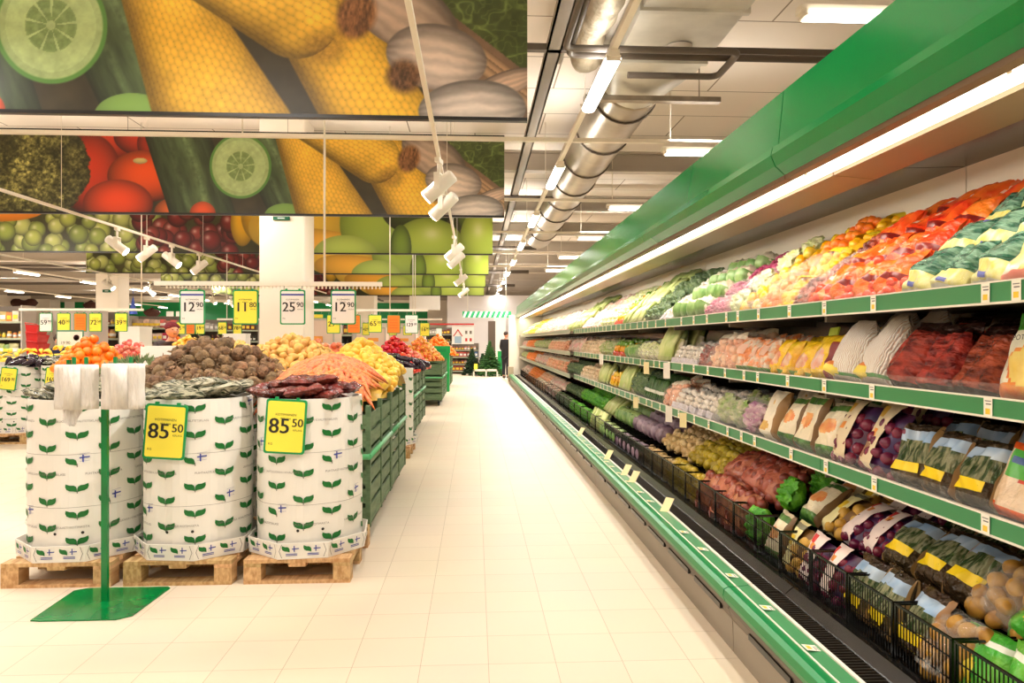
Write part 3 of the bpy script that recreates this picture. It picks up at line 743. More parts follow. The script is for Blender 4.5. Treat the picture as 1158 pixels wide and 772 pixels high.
# green waste stand by the aisle
g = empty('bag_stand', (-.72, 19.9, 0)); tag(g, 'tall bright green stand between the far fruit crates', 'stand')
MB().box((-.42, 0, 0), (0, .42, 1.08)).build('cabinet', mat('bright_green_panel', (0, 150, 70), .4), g)
MB().box((-.5, -.02, 1.08), (.02, .46, 1.28)).box((-.4, -.025, 1.12), (-.08, -.02, 1.2), mi=1).build('top_bin', [MATS['bright_green_panel'], GREEN], g)

# ---------------------------------------------------------------- price cards
def rrect(x0, z0, x1, z1, r, n=5):
    P = []
    for cx, cz, a0 in ((x1-r, z0+r, -pi/2), (x1-r, z1-r, 0), (x0+r, z1-r, pi/2), (x0+r, z0+r, pi)):
        for k in range(n): a = a0 + pi/2*k/(n-1); P.append((cx+r*cos(a), cz+r*sin(a)))
    return P
PFR = mat('price_frame_green', (0, 150, 82), .35)
def price_card(loc, rot, w_, h_, big, small, card, lab, group=None, stripe=False, lines=True, name='price_card', fr=.012):
    t = empty(name, loc, rot)
    MB().prism(rrect(-w_/2, -h_, w_/2, 0, .016), -.004, .006).build('frame', PFR, t)
    c = MB().prism(rrect(-w_/2+fr, -h_+fr, w_/2-fr, -fr, .012), -.0062, -.004)
    mats = [card, INK, FLAGB]
    if stripe: c.box((-w_/2+fr, -.0068, -.052), (w_/2-fr, -.0062, -.036), mi=2)
    c.build('card', mats, t)
    d = MB(); s = w_/.236
    if big:
        bs = s if len(big) < 3 else s*.7
        text_flat(d, big, .125*bs, -.034*s, -h_*.62, -.0075, bold=.0022*s)
        text_flat(d, small, .068*bs, .070*s, -h_*.62+.040*bs, -.0075, bold=.001*s)
        if lines:
            text_flat(d, 'KPL/KG', .016*s, .072*s, -h_*.62+.014*s, -.0075)
            text_flat(d, 'KOTIMAINEN', .020*s, 0, -h_*.30, -.0075); text_flat(d, 'PERUNA', .016*s, 0, -h_*.37, -.0075)
            text_flat(d, 'KG', .018*s, -.08*s, -h_*.84, -.0075)
        d.build('price_digits', INK, t)
    elif lines:
        for k in range(4): d.box((-w_*.32, -.0072, -h_*(.3+.14*k)), (w_*.32, -.0066, -h_*(.3+.14*k)+.008))
        d.build('printed_lines', mat('brown_ink', (200, 90, 20), .5), t)
    # clip
    MB().box((-w_*.3, .0, -.01), (-w_*.22, .018, .012)).box((w_*.22, .0, -.01), (w_*.3, .018, .012)).build('clip', PFR, t)
    return tag(t, lab, 'price card', group)
price_card((-1.795, 4.236, 1.062), (R(-1), R(4), .03), .236, .32, '85', '50', YEL, 'large yellow price card 85.50 in a green frame on the middle front box')
price_card((-1.105, 4.236, 1.088), (R(-1), R(3.5), .02), .236, .32, '85', '50', YEL, 'large yellow price card 85.50 in a green frame on the aisle-corner front box')
price_card((-6.42, 10.13, 1.06), (R(-2), R(6), .0), .22, .31, '169', '00', YEL, 'tilted yellow price card on the far left box cut by the picture edge')
price_card((-5.82, 10.13, 1.06), (R(-2), R(6), .0), .22, .31, '169', '00', YEL, 'tilted yellow price card on the far left box next to the bag stand')
# hanging rails
RAILM = TRIMWHITE
def rail(x0, x1, y, z, lab, hooks=True, drop=None):
    mb = MB().box((x0, y-.02, z-.02), (x1, y+.02, z+.02))
    if hooks:
        x = x0+.1
        while x < x1: mb.box((x, y-.006, z-.045), (x+.012, y+.006, z-.02)); x += .035
    for x in (drop or [x0+.2, x1-.2]): mb.tube([(x, y, z), (x, y, ZC)], .01, 8)
    return tag(mb.build('sign_rail', RAILM), lab, 'hanging rail')
Y0 = 6.6; Z0 = Zat(323, -1.5, Y0)
rail(Xat(175, Y0), Xat(432, Y0), Y0, Z0, 'long white rail carrying the four biggest hanging price signs', drop=[Xat(367, Y0)])
def hang(px0, px1, py0, py1, Y, big, small, card, lab, stripe=False, lines=True):
    x = Xat((px0+px1)/2, Y); d = dep(x, Y); w_ = (px1-px0)*d/F; h_ = (py1-py0)*d/F; z = Zat(py0, x, Y)
    t = price_card((x, Y-.03, z), (0, 0, 0), w_, h_, big, small, card, lab, stripe=stripe, lines=lines, name='hanging_price_sign')
    MB().tube([(-w_*.35, 0, 0), (-w_*.35, .02, .05)], .003, 5).tube([(w_*.35, 0, 0), (w_*.35, .02, .05)], .003, 5).build('hanger', STEEL, t)
hang(205, 233, 330, 369, Y0, '12', '90', CARD, 'white hanging price sign 12.90, leftmost of the big four', True)
hang(265, 293, 330, 369, Y0, '11', '80', YEL, 'yellow hanging price sign 11.80 beside the wide pillar')
hang(318, 346, 330, 369, Y0, '25', '90', CARD, 'white hanging price sign 25.90 in front of the pillar edge', True)
hang(375, 403, 330, 369, Y0, '12', '90', CARD, 'white hanging price sign 12.90, rightmost of the big four', True)
Y1 = 12.9; Z1 = Zat(352, -7, Y1)
rail(Xat(22, Y1), Xat(162, Y1), Y1, Z1, 'white sign rail at the far left carrying the small 59, 40, 72 and 39 signs', False, [Xat(160, Y1)])
rail(Xat(345, Y1), Xat(484, Y1), Y1, Z1, 'white sign rail right of the pillar, second in depth', False, [Xat(441, Y1)])
rail(Xat(188, Y1), Xat(290, Y1), Y1+2.5, Zat(363, -5, Y1+2.5), 'white sign rail left of the pillar, low behind the big signs', False)
rail(Xat(345, 17.5), Xat(500, 17.5), 17.5, Zat(363, -2, 17.5), 'white sign rail right of the pillar, third in depth', False, [Xat(467, 17.5), Xat(469.5, 17.5)])
hang(46, 60, 356, 377, Y1, '59', '90', CARD, 'small white hanging sign 59 at the far left')
hang(66, 80.5, 356, 377, Y1, '40', '50', YEL, 'small yellow hanging sign 40 at the far left')
hang(85, 99, 356, 377, Y1, '', '', ORG, 'small orange hanging sign between the 40 and 72 signs')
hang(102, 116, 356, 377, Y1, '72', '50', YEL, 'small yellow 72 sign right of the orange one at the left')
hang(131, 145, 356, 377, Y1, '39', '90', YEL, 'small yellow hanging sign 39 under the left pillar')
Y2 = Y1+2.5
for i, (a, b, c_, bg, nm) in enumerate([(200, 210, YEL, '55', 'yellow sign just left of the orange one'), (211, 221, ORG, '', 'orange sign low below the leftmost big sign'), (222, 232, YEL, '19', 'yellow sign low below the leftmost big sign'), (247, 257, YEL, '68', 'yellow sign low between the two big left signs'), (264, 274, YEL, '78', 'yellow sign low below the 11.80 sign')]):
    hang(a, b, 366, 380, Y2, bg, '50' if bg else '', c_, 'small ' + nm)
for i, (a, b, c, d_, cd_, bg, Y, nm) in enumerate([(370, 385, 358, 379, YEL, '29', Y1, 'yellow sign 29 half behind the rightmost 12.90 sign'), (393, 408, 358, 379, ORG, '', Y1, 'orange sign half behind the rightmost 12.90 sign'),
        (417, 432, 358, 378, YEL, '65', Y1, 'yellow 65 sign hanging between the two orange ones'), (438, 453, 358, 379, ORG, '', Y1, 'orange hanging sign right of the yellow 65'), (458, 473, 358, 379, CARD, '129', Y1, 'white hanging sign over the red apples'),
        (410, 418, 367, 381, YEL, '42', 17.5, 'tiny yellow sign 42 left of the yellow 65'), (475, 486, 367, 382, YEL, '16', 17.5, 'small yellow sign right of the white one'), (440, 449, 378, 381, YEL, '', 17.5, 'sliver of yellow sign under the orange one'),
        (456, 466, 370, 381, YEL, '', 17.5, 'yellow sign behind the white one'), (493, 500, 373, 383, CARD, '', 24, 'small white sign before the far shelves'), (351, 366, 357, 362, YEL, '', 17.5, 'yellow card lying flat on the rail right of the pillar')]):
    hang(a, b, c, d_, Y, bg, '00' if bg else '', cd_, 'small ' + nm, lines=bool(bg) or cd_ is ORG)

# ---------------------------------------------------------------- bag stand with its green plate
s = empty('bag_dispenser_stand', (-2.03, 4.0, 0)); tag(s, 'green stand with flat floor plate and upright pole holding two rolls of plastic bags', 'stand')
pl = [(-.19, -.27), (.19, -.27), (.25, -.22), (.27, .19), (.25, .21), (-.20, .21), (-.26, .17), (-.24, -.26)]
MB().prism(pl, .001, .007, axes='xy').build('floor_plate', mat('green_gloss_plate', (0, 128, 62), .18, var=.25, nscale=6), s)
MB().box((-.016, -.012, .007), (.016, .012, 1.09)).build('pole', MATS['green_gloss_plate'], s)
MB().box((-.2, -.012, 1.075), (.21, .012, 1.1)).box((-.2, -.012, 1.1), (-.185, .012, 1.33)).build('crossbar', MATS['green_gloss_plate'], s)
fm = MB()
for x in (-.165, -.10, .055, .14): fm.box((x-.008, -.008, 1.09), (x+.008, .006, 1.345))
fm.build('hook', GREEN, s)
BAGP = mat('white_plastic_bags', (236, 230, 222), .4, var=.12, nscale=9, stretch=(6, 1, 1), bump=.5, bscale=14)
def bag_roll(x0, x1, z0, z1, lab, torn):
    t = empty('bag_roll', ((x0+x1)/2, 3.97, z0)); W = (x1-x0)/2; hh = z1-z0
    mb = MB(); n = 30; P = []
    for k in range(n):   # stadium section with soft folds
        a = 2*pi*k/n; P.append((W*np.sign(cos(a))*abs(cos(a))**.5*(1+.02*sin(5*a)), .045*np.sign(sin(a))*abs(sin(a))**.8*(1+.12*sin(9*a))-.02))
    vs = []; fs = []
    for j in range(9):
        f = 1+.02*sin(j*1.3)
        for (x, y) in P: vs.append((x*f, y*f, hh*j/8))
    for j in range(8):
        for k in range(n): k2 = (k+1) % n; fs.append((j*n+k, j*n+k2, (j+1)*n+k2, (j+1)*n+k))
    fs += [tuple(reversed(range(n))), tuple(range(8*n, 9*n))]
    mb.add(vs, fs, True); mb.build('folded_bags', BAGP, t)
    rl = MB().tube([(W*.05, -.068, .004), (W*.05, -.068, hh*.55), (W*.05, -.068, hh-.006)], .042, 18); rl.build('rolled_bags', BAGP, t)
    if torn:
        m2 = MB(); vs = []; fs = []
        nn = 8
        for j in range(9):
            z = -.11*j/8; wd = .055*(1-(j/8)**2*.7)
            for k in range(nn): u = -1+2*k/(nn-1); vs.append((-.01+u*wd, -.05+.012*sin(k*1.9+j*.8), z+.02))
        for j in range(8):
            for k in range(nn-1): fs.append((j*nn+k, j*nn+k+1, (j+1)*nn+k+1, (j+1)*nn+k))
        m2.add(vs, fs, True); m2.build('loose_bag', BAGP, t)
    tag(t, lab, 'bag roll')
bag_roll(-2.265, -2.045, 1.065, 1.305, 'white roll of plastic bags with a torn one dangling, left on the green stand', True)
bag_roll(-2.02, -1.80, 1.065, 1.31, 'white roll of plastic bags, right on the green stand', False)

# ---------------------------------------------------------------- heaps of produce
def item_mesh(kind, k):
    rr = random.Random(k*17+len(kind)); mb = MB()
    if kind == 'potato': mb.ball((0,0,0), (.043+.006*rr.random(), .032, .030), 10, 8, amp=.25, fr=1.4, seed=k)
    elif kind == 'celeriac':
        mb.ball((0,0,0), (.056, .054, .052), 14, 10, amp=.22, fr=2.0, seed=k); 
        for q in range(4): a = rr.uniform(0, 6.28); mb.tube([(.02*cos(a), .02*sin(a), -.045), (.05*cos(a), .05*sin(a), -.075)], [.008, .002], 5)
    elif kind == 'carrot':
        L_ = .17+.04*rr.random(); mb.tube([(0, -L_/2, 0), (.002, -L_*.44, 0), (.004, 0, .003), (0, L_*.4, 0), (-.002, L_*.6, -.004)], [.012, .0185, .016, .009, .002], 9)
    elif kind == 'lemon':
        mb.lathe([(.001, -.052), (.008, -.047), (.024, -.036), (.036, -.012), (.036, .012), (.025, .035), (.009, .046), (.001, .05)], 12)
    elif kind in ('orange', 'apple', 'pomelo'):
        if kind == 'apple': mb.lathe([(.001, -.028), (.012, -.034), (.028, -.026), (.038, -.002), (.036, .02), (.022, .032), (.008, .026), (.001, .02)], 14); mb.tube([(0, 0, .02), (.004, 0, .045)], .002, 5)
        else: mb.ball((0,0,0), .044 if kind == 'orange' else .058, 14, 9, amp=.05, fr=2, seed=k); mb.ball((0, 0, .043), (.006, .006, .003), 6, 4, mi=1)
    elif kind == 'onion': mb.lathe([(.001, -.036), (.02, -.03), (.038, -.008), (.038, .008), (.022, .028), (.006, .04), (.003, .055)], 12)
    elif kind == 'aubergine': mb.tube([(0, -.1, 0), (0, -.085, 0), (0, -.04, 0), (0, .05, .004), (0, .09, .008)], [.01, .034, .042, .028, .012], 12); mb.tube([(0, .085, .008), (0, .12, .014)], [.018, .005], 8, mi=1)
    elif kind == 'herb':
        for q in range(16):
            a = rr.uniform(0, 6.28); l = rr.uniform(.04, .09); b = Vector((cos(a)*l*.5, sin(a)*l*.5, l))
            mb.tube([(0, 0, 0), tuple(b*.6), tuple(b)], [.003, .006, .001], 4)
    elif kind == 'banana':
        for q in range(4):
            a = -.35+.22*q; pts = [(sin(a)*(.02+.05*t), -.08+.17*t, .045*sin(pi*t)) for t in [0, .2, .4, .6, .8, 1]]; mb.tube(pts, [.006, .014, .017, .017, .014, .005], 8)
    elif kind == 'pouch':   # flat film bag lying down, holding leeks or beets
        nu, nv = 14, 12; vs = []; fs = []
        for s_ in (1, -1):
            for j in range(nv):
                for i in range(nu):
                    u = -1+2*i/(nu-1); v = -1+2*j/(nv-1); e = max(0, (1-u**4)*(1-v**4))**.5
                    p = Vector((u*.15, v*.085, s_*.034*e)); q = noise.noise(Vector((u*2.2, v*2.6, s_+k*4)))*.02*(.3+e); vs.append((p.x+q*.4, p.y+q*.4, p.z+q))
        for s_ in (0, 1):
            b = s_*nu*nv
            for j in range(nv-1):
                for i in range(nu-1): f = (b+j*nu+i, b+j*nu+i+1, b+(j+1)*nu+i+1, b+(j+1)*nu+i); fs.append(f if s_ == 0 else f[::-1])
        mb.add(vs, fs, True)
    return mb
PM = {'potato': [mat('potato_skin', (222, 178, 88), .55, c2=(196, 146, 70), nscale=20, rnd=.12)],
      'celeriac': [mat('celeriac_skin', (150, 116, 80), .75, c2=(92, 68, 44), nscale=18, rnd=.15, bump=.6, bscale=60)],
      'carrot': [mat('carrot_skin', (232, 140, 76), .5, c2=(204, 98, 46), nscale=25, stretch=(1, 4, 1), rnd=.2)],
      'lemon': [mat('lemon_skin', (248, 212, 84), .4, c2=(240, 178, 54), nscale=10, rnd=.06)],
      'orange': [mat('orange_skin', (250, 140, 26), .4, c2=(244, 116, 14), nscale=10, rnd=.08, bump=.15, bscale=120), mat('fruit_button', (90, 90, 30), .7)],
      'pomelo': [mat('pomelo_skin', (250, 214, 92), .4, c2=(246, 190, 60), nscale=8, rnd=.07), MATS['fruit_button']],
      'apple': [mat('red_apple_skin', (206, 32, 34), .25, c2=(180, 22, 26), nscale=8, rnd=.12)],
      'onion': [mat('pink_onion_skin', (216, 128, 84), .4, c2=(196, 98, 62), nscale=14, rnd=.1)],
      'aubergine': [mat('aubergine_skin', (46, 28, 40), .2, rnd=.1), mat('stalk_green', (70, 100, 40), .6)],
      'herb': [mat('herb_green', (104, 122, 74), .7, rnd=.2)],
      'banana': [mat('banana_skin', (248, 206, 62), .5, rnd=.06)],
      'pouch': [mat('leek_film', (58, 66, 46), .2, c2=(190, 184, 156), nscale=16, stretch=(1, 5, 1), rnd=.1, bump=.9, bscale=22, spread=.07)],
      'pouch_red': [mat('beet_film', (66, 20, 16), .15, c2=(128, 56, 42), nscale=9, rnd=.1, bump=1.0, bscale=22)],
      'apple_mix': [mat('mixed_apple_skin', (246, 190, 70), .3, c2=(226, 74, 42), nscale=14, rnd=.12)],
      'tomato': [mat('tomato_skin', (232, 62, 40), .25, rnd=.08)],
      'pale': [mat('pale_fruit_skin', (238, 214, 130), .4, c2=(226, 180, 90), nscale=9, rnd=.08)],
      'pinkfruit': [mat('pink_fruit_skin', (224, 92, 86), .35, c2=(236, 150, 120), nscale=12, rnd=.12)]}
MESHK = {}
def variants(kind, base=None, n=3):
    base = base or kind
    if kind not in MESHK: MESHK[kind] = [item_mesh(base, k).mesh(kind, PM[kind]) for k in range(n)]
    return MESHK[kind]
def hfun(b, x, y):
    cx, cy, rx, ry, zt, zb, p = b
    u = sqrt(((x-cx)/rx)**2+((y-cy)/ry)**2)
    return zb + (zt-zb)*(1-u**p) if u < 1 else zb - (u-1)*2
BLOBS = []
def heap(kind, name, blob, step, lab, cat, group, base=None, lie=False, maxn=300, zoff=.0, scale=1.0, seed=1, vis=True, box=None, flat=False):
    BLOBS.append((kind, name, blob, step, lab, cat, group, base, lie, maxn, zoff, scale, seed, box, flat))
def build_heaps():
    for (kind, name, b, step, lab, cat, group, base, lie, maxn, zoff, scale, seed, box, flat) in BLOBS:
        rr = random.Random(seed*31+len(group)); ms = variants(kind, base)
        cx, cy, rx, ry, zt, zb, p = b
        # core of the heap
        mb = MB(); vs = []; fs = []; nr, na = 10, 28
        for j in range(nr+1):
            for a in range(na):
                t = j/nr*.97; x = cx+rx*t*cos(2*pi*a/na); y = cy+ry*t*sin(2*pi*a/na)
                if box: x = min(max(x, box[0]), box[1]); y = min(max(y, box[2]), box[3])
                vs.append((x, y, hfun(b, x, y)-step*.42))
        for j in range(nr):
            for a in range(na): a2 = (a+1) % na; fs.append((j*na+a, j*na+a2, (j+1)*na+a2, (j+1)*na+a))
        mb.add(vs, fs, True)
        o = mb.build(name + '_heap', PM[kind][0]); tag(o, 'lower layers of the ' + group, cat, kind='stuff')
        pts = []
        cand = []
        for i in range(int(14*(2*rx)*(2*ry)/(step*step))):
            x = cx+rx*rr.uniform(-1, 1); y = cy+ry*rr.uniform(-1, 1)
            if ((x-cx)/rx)**2+((y-cy)/ry)**2 > .98: continue
            if box and not (box[0] < x < box[1] and box[2] < y < box[3]): continue
            z = hfun(b, x, y)
            if any(hfun(o_[2], x, y) > z + .5*step for o_ in BLOBS if o_[2] is not b): continue
            # skip what the camera side of the heap hides
            e = .05; gx = (hfun(b, x+e, y)-hfun(b, x-e, y))/(2*e); gy = (hfun(b, x, y+e)-hfun(b, x, y-e))/(2*e)
            nrm = Vector((-gx, -gy, 1)).normalized(); vd = (Vector((0, 0, H))-Vector((x, y, z))).normalized()
            if nrm.dot(vd) < -.12: continue
            cand.append((x, y, z, nrm))
        grid = {}
        dmin = step*.8
        for c in cand:
            gk = (int(c[0]//dmin), int(c[1]//dmin)); ok = True
            for ix in (-1, 0, 1):
                for iy in (-1, 0, 1):
                    for q in grid.get((gk[0]+ix, gk[1]+iy), []):
                        dz = c[2]-q[2]
                        if (c[0]-q[0])**2+(c[1]-q[1])**2+dz*dz < dmin*dmin: ok = False; break
                    if not ok: break
                if not ok: break
            if ok: grid.setdefault(gk, []).append(c); pts.append(c)
            if len(pts) >= maxn: break
        for i, (x, y, z, nrm) in enumerate(pts):
            o = bpy.data.objects.new(name, ms[i % len(ms)]); COL.objects.link(o)
            o.location = (x, y, z+zoff+rr.uniform(-.15, .15)*step)
            if lie:
                q = Vector((0, 0, 1)).rotation_difference(nrm)
                if lie == 'slope': yaw0 = math.atan2(-nrm.x, nrm.y)+rr.gauss(0, .55)
                o.rotation_mode = 'XYZ'; o.rotation_euler = (q @ Euler((0, 0, yaw0 if lie == 'slope' else rr.uniform(-.9, .9) + (0 if lie != 'x' else 1.2))).to_quaternion()).to_euler()
            elif flat: o.rotation_euler = (rr.uniform(-.2, .2), rr.uniform(-.2, .2), rr.uniform(-.5, .5))
            else: o.rotation_euler = (rr.uniform(0, 6.28), rr.uniform(0, 6.28), rr.uniform(0, 6.28))
            s_ = scale*rr.uniform(.88, 1.1); o.scale = (s_, s_, s_)
            tag(o, lab, cat, group)
heap('celeriac', 'celeriac', (-2.04, 5.72, .62, .62, 1.43, 1.10, 1.4), .105, 'knobbly brown celeriac root in the heap behind the middle front box', 'root vegetable', 'brown celeriac heap', maxn=120)
heap('celeriac', 'small_root', (-2.0, 5.22, .50, .24, 1.20, 1.06, 1.3), .075, 'small round brown root at the foot of the celeriac heap', 'root vegetable', 'small brown roots below the celeriac', scale=.66, seed=5, maxn=60)
heap('potato', 'potato', (-1.62, 6.35, .66, .85, 1.47, 1.08, 1.3), .072, 'yellow potato in the heap between the celeriac and the carrots', 'potato', 'yellow potato heap', maxn=300)
heap('onion', 'onion', (-1.72, 7.95, .75, .45, 1.44, 1.12, 1.4), .075, 'pinkish onion in the heap behind the yellow potatoes', 'onion', 'pink onion heap', maxn=70)
heap('carrot', 'carrot', (-1.12, 5.6, .54, .66, 1.30, .99, 1.9), .05, 'peeled-looking orange carrot in the heap behind the aisle-corner box', 'carrot', 'carrot heap', lie='slope', maxn=240, scale=1.2, box=(-1.6, -.80, 5.08, 6.25))
heap('lemon', 'yellow_fruit', (-1.12, 7.05, .60, 1.0, 1.44, .94, 1.15), .068, 'yellow fruit in the big heap in the second green crate', 'fruit', 'yellow fruit heap by the aisle', maxn=280, scale=1.12, box=(-1.75, -.75, 5.9, 7.9))
heap('pomelo', 'large_yellow_fruit', (-.98, 6.2, .30, .5, 1.20, .98, 1.2), .10, 'larger yellow fruit along the aisle edge of the green crates', 'fruit', 'large yellow fruit at the crate edge', maxn=40, scale=.95, box=(-1.3, -.78, 5.7, 7.5))
heap('orange', 'orange', (-3.78, 7.2, .33, .33, 1.46, 1.14, 1.3), .082, 'orange in the round heap left of the celeriac', 'orange', 'orange heap', maxn=70)
heap('herb', 'herb_bunch', (-3.05, 6.6, .32, .32, 1.24, 1.12, 1.6), .07, 'grey-green herb sprig bunch right of the oranges', 'herbs', 'green herb bunches', flat=True, maxn=50)
heap('pouch', 'leek_bag', (-1.74, 4.6, .29, .29, 1.155, 1.10, 2), .125, 'crumpled film bag of green leeks lying on the middle front box', 'bag of leeks', 'leek bags on the middle front box', flat=True, zoff=.01, maxn=12, scale=.8)
heap('pouch', 'leek_bag', (-2.43, 4.6, .26, .27, 1.155, 1.10, 2), .125, 'crumpled film bag of green leeks lying on the leftmost front box', 'bag of leeks', 'leek bags on the leftmost front box', flat=True, zoff=.01, maxn=12, scale=.8)
heap('pouch_red', 'beetroot_bag', (-1.05, 4.6, .29, .29, 1.17, 1.10, 2), .125, 'dark red film bag of beetroot lying on the aisle-corner front box', 'bag of beetroot', 'beetroot bags on the aisle-corner box', base='pouch', flat=True, zoff=.01, maxn=12, scale=.8)
heap('aubergine', 'aubergine', (-6.35, 10.55, .32, .3, 1.2, 1.1, 2), .10, 'dark aubergine on the far left box at the picture edge', 'aubergine', 'aubergines on the far left box', lie='x', maxn=20)
heap('pouch', 'vegetable_bag', (-5.75, 10.55, .42, .3, 1.22, 1.1, 2), .12, 'film bag of greens on the far left box next to the bag stand', 'bag of greens', 'bags on the far left box', flat=True, maxn=16, scale=.7)
heap('banana', 'banana_bunch', (-6.3, 11.7, 1.9, .35, 1.3, 1.12, 2), .16, 'bunch of bananas in the yellow row behind the far left boxes', 'bananas', 'banana row at the far left', lie='x', maxn=70)
heap('pinkfruit', 'pink_fruit', (-5.3, 11.2, .45, .4, 1.42, 1.12, 1.4), .085, 'pink-red fruit in the small heap left of the oranges', 'fruit', 'pink fruit heap at the left', base='apple', maxn=50)
heap('apple', 'red_apple', (-1.35, 12.0, .34, .4, 1.5, 1.15, 1.2), .078, 'red apple in the pyramid behind the white cloth of fruit', 'apple', 'red apple pyramid', maxn=60)
heap('aubergine', 'aubergine', (-1.15, 9.7, .5, .5, 1.24, 1.1, 1.6), .12, 'dark aubergine among pale fruit above the mid-aisle leaf box', 'aubergine', 'aubergines in the mid-aisle box', lie='x', maxn=20)
heap('pale', 'pale_fruit', (-1.45, 8.95, .42, .3, 1.28, 1.12, 1.6), .085, 'pale yellow-green fruit on the mid-aisle leaf box', 'fruit', 'pale fruit on the mid-aisle box', base='orange', maxn=40)
heap('tomato', 'tomato', (-1.1, 10.7, .26, .6, 1.22, .98, 1.3), .075, 'red tomato in the green crate behind the mid-aisle leaf box', 'tomato', 'tomatoes in the mid-aisle crate', base='orange', maxn=50)
heap('pinkfruit', 'pink_fruit', (-1.1, 12.0, .34, .55, 1.28, .98, 1.3), .08, 'pink fruit in the second mid-aisle green crate', 'fruit', 'pink fruit in the mid-aisle crate', base='apple', maxn=50)
heap('apple_mix', 'mixed_apple', (-1.25, 16.3, .52, .8, 1.5, 1.0, 1.2), .095, 'yellow and red apple in the heap with the crate end face', 'apple', 'mixed apple heap', base='apple', maxn=120, scale=1.2)
heap('orange', 'orange', (-1.15, 22.2, .55, .8, 1.62, 1.0, 1.1), .11, 'orange in the farthest heap before the back shelves', 'orange', 'far orange heap', maxn=90, scale=1.3)
heap('lemon', 'yellow_fruit', (-4.6, 11.6, .4, .4, 1.52, 1.15, 1.2), .09, 'small yellow fruit in the pointed heap behind the celeriac', 'fruit', 'pointed yellow heap', maxn=60)
heap('orange', 'orange', (-5.0, 12.2, .35, .3, 1.48, 1.15, 1.3), .09, 'orange in the small heap left of the pointed yellow one', 'orange', 'small orange heap at the back', maxn=30)
heap('pale', 'pale_fruit', (-3.9, 11.8, .45, .4, 1.42, 1.15, 1.4), .09, 'pale tan fruit in the low heap behind the potatoes', 'fruit', 'pale low heap behind the potatoes', base='orange', maxn=50)
build_heaps()
for i, (x, y) in enumerate([(-4.6, 11.6), (-5.0, 12.25), (-3.9, 11.8), (-5.3, 11.2), (-1.35, 12.0), (-1.72, 8.0)]):
    mb = MB().box((-.33, -.3, 0), (.33, .3, 1.12)).box((-.34, -.31, 1.06), (.34, .31, 1.12))
    tag(mb.build('display_bin', BOXW, None, (x, y, 0)), 'white display bin under the %s' % ['pointed yellow heap', 'small orange heap at the back', 'pale low heap', 'pink fruit at the left', 'red apple pyramid', 'pink onions'][i], 'display bin')
mb = MB()
for k in range(3): mb.box((-8.4+k*1.4, 11.4, .1), (-7.05+k*1.4, 12.0, 1.1))
tag(mb.build('display_table', BOXW), 'white display table under the banana row', 'display table')
# spotlights really light the produce
for i, (x, y, tx, ty) in enumerate([(-.35, 6.9, -1.2, 6.2), (-.35, 4.0, -1.6, 4.8), (-5.6, 7.9, -3.5, 7.0), (-5.6, 5.5, -2.6, 5.4), (-.35, 12, -1.3, 11), (-5.6, 12, -5.5, 11)]):
    l = bpy.data.lights.new('spot_beam', 'SPOT'); l.energy = SPOT_W*3; l.color = WARM; l.spot_size = R(75); l.spot_blend = .6; l.shadow_soft_size = .06
    o = bpy.data.objects.new('spot_beam', l); COL.objects.link(o); o.location = (x, y, 3.0)
    o.rotation_euler = (Vector((tx, ty, 1.1))-Vector((x, y, 3.0))).to_track_quat('-Z', 'Y').to_euler()
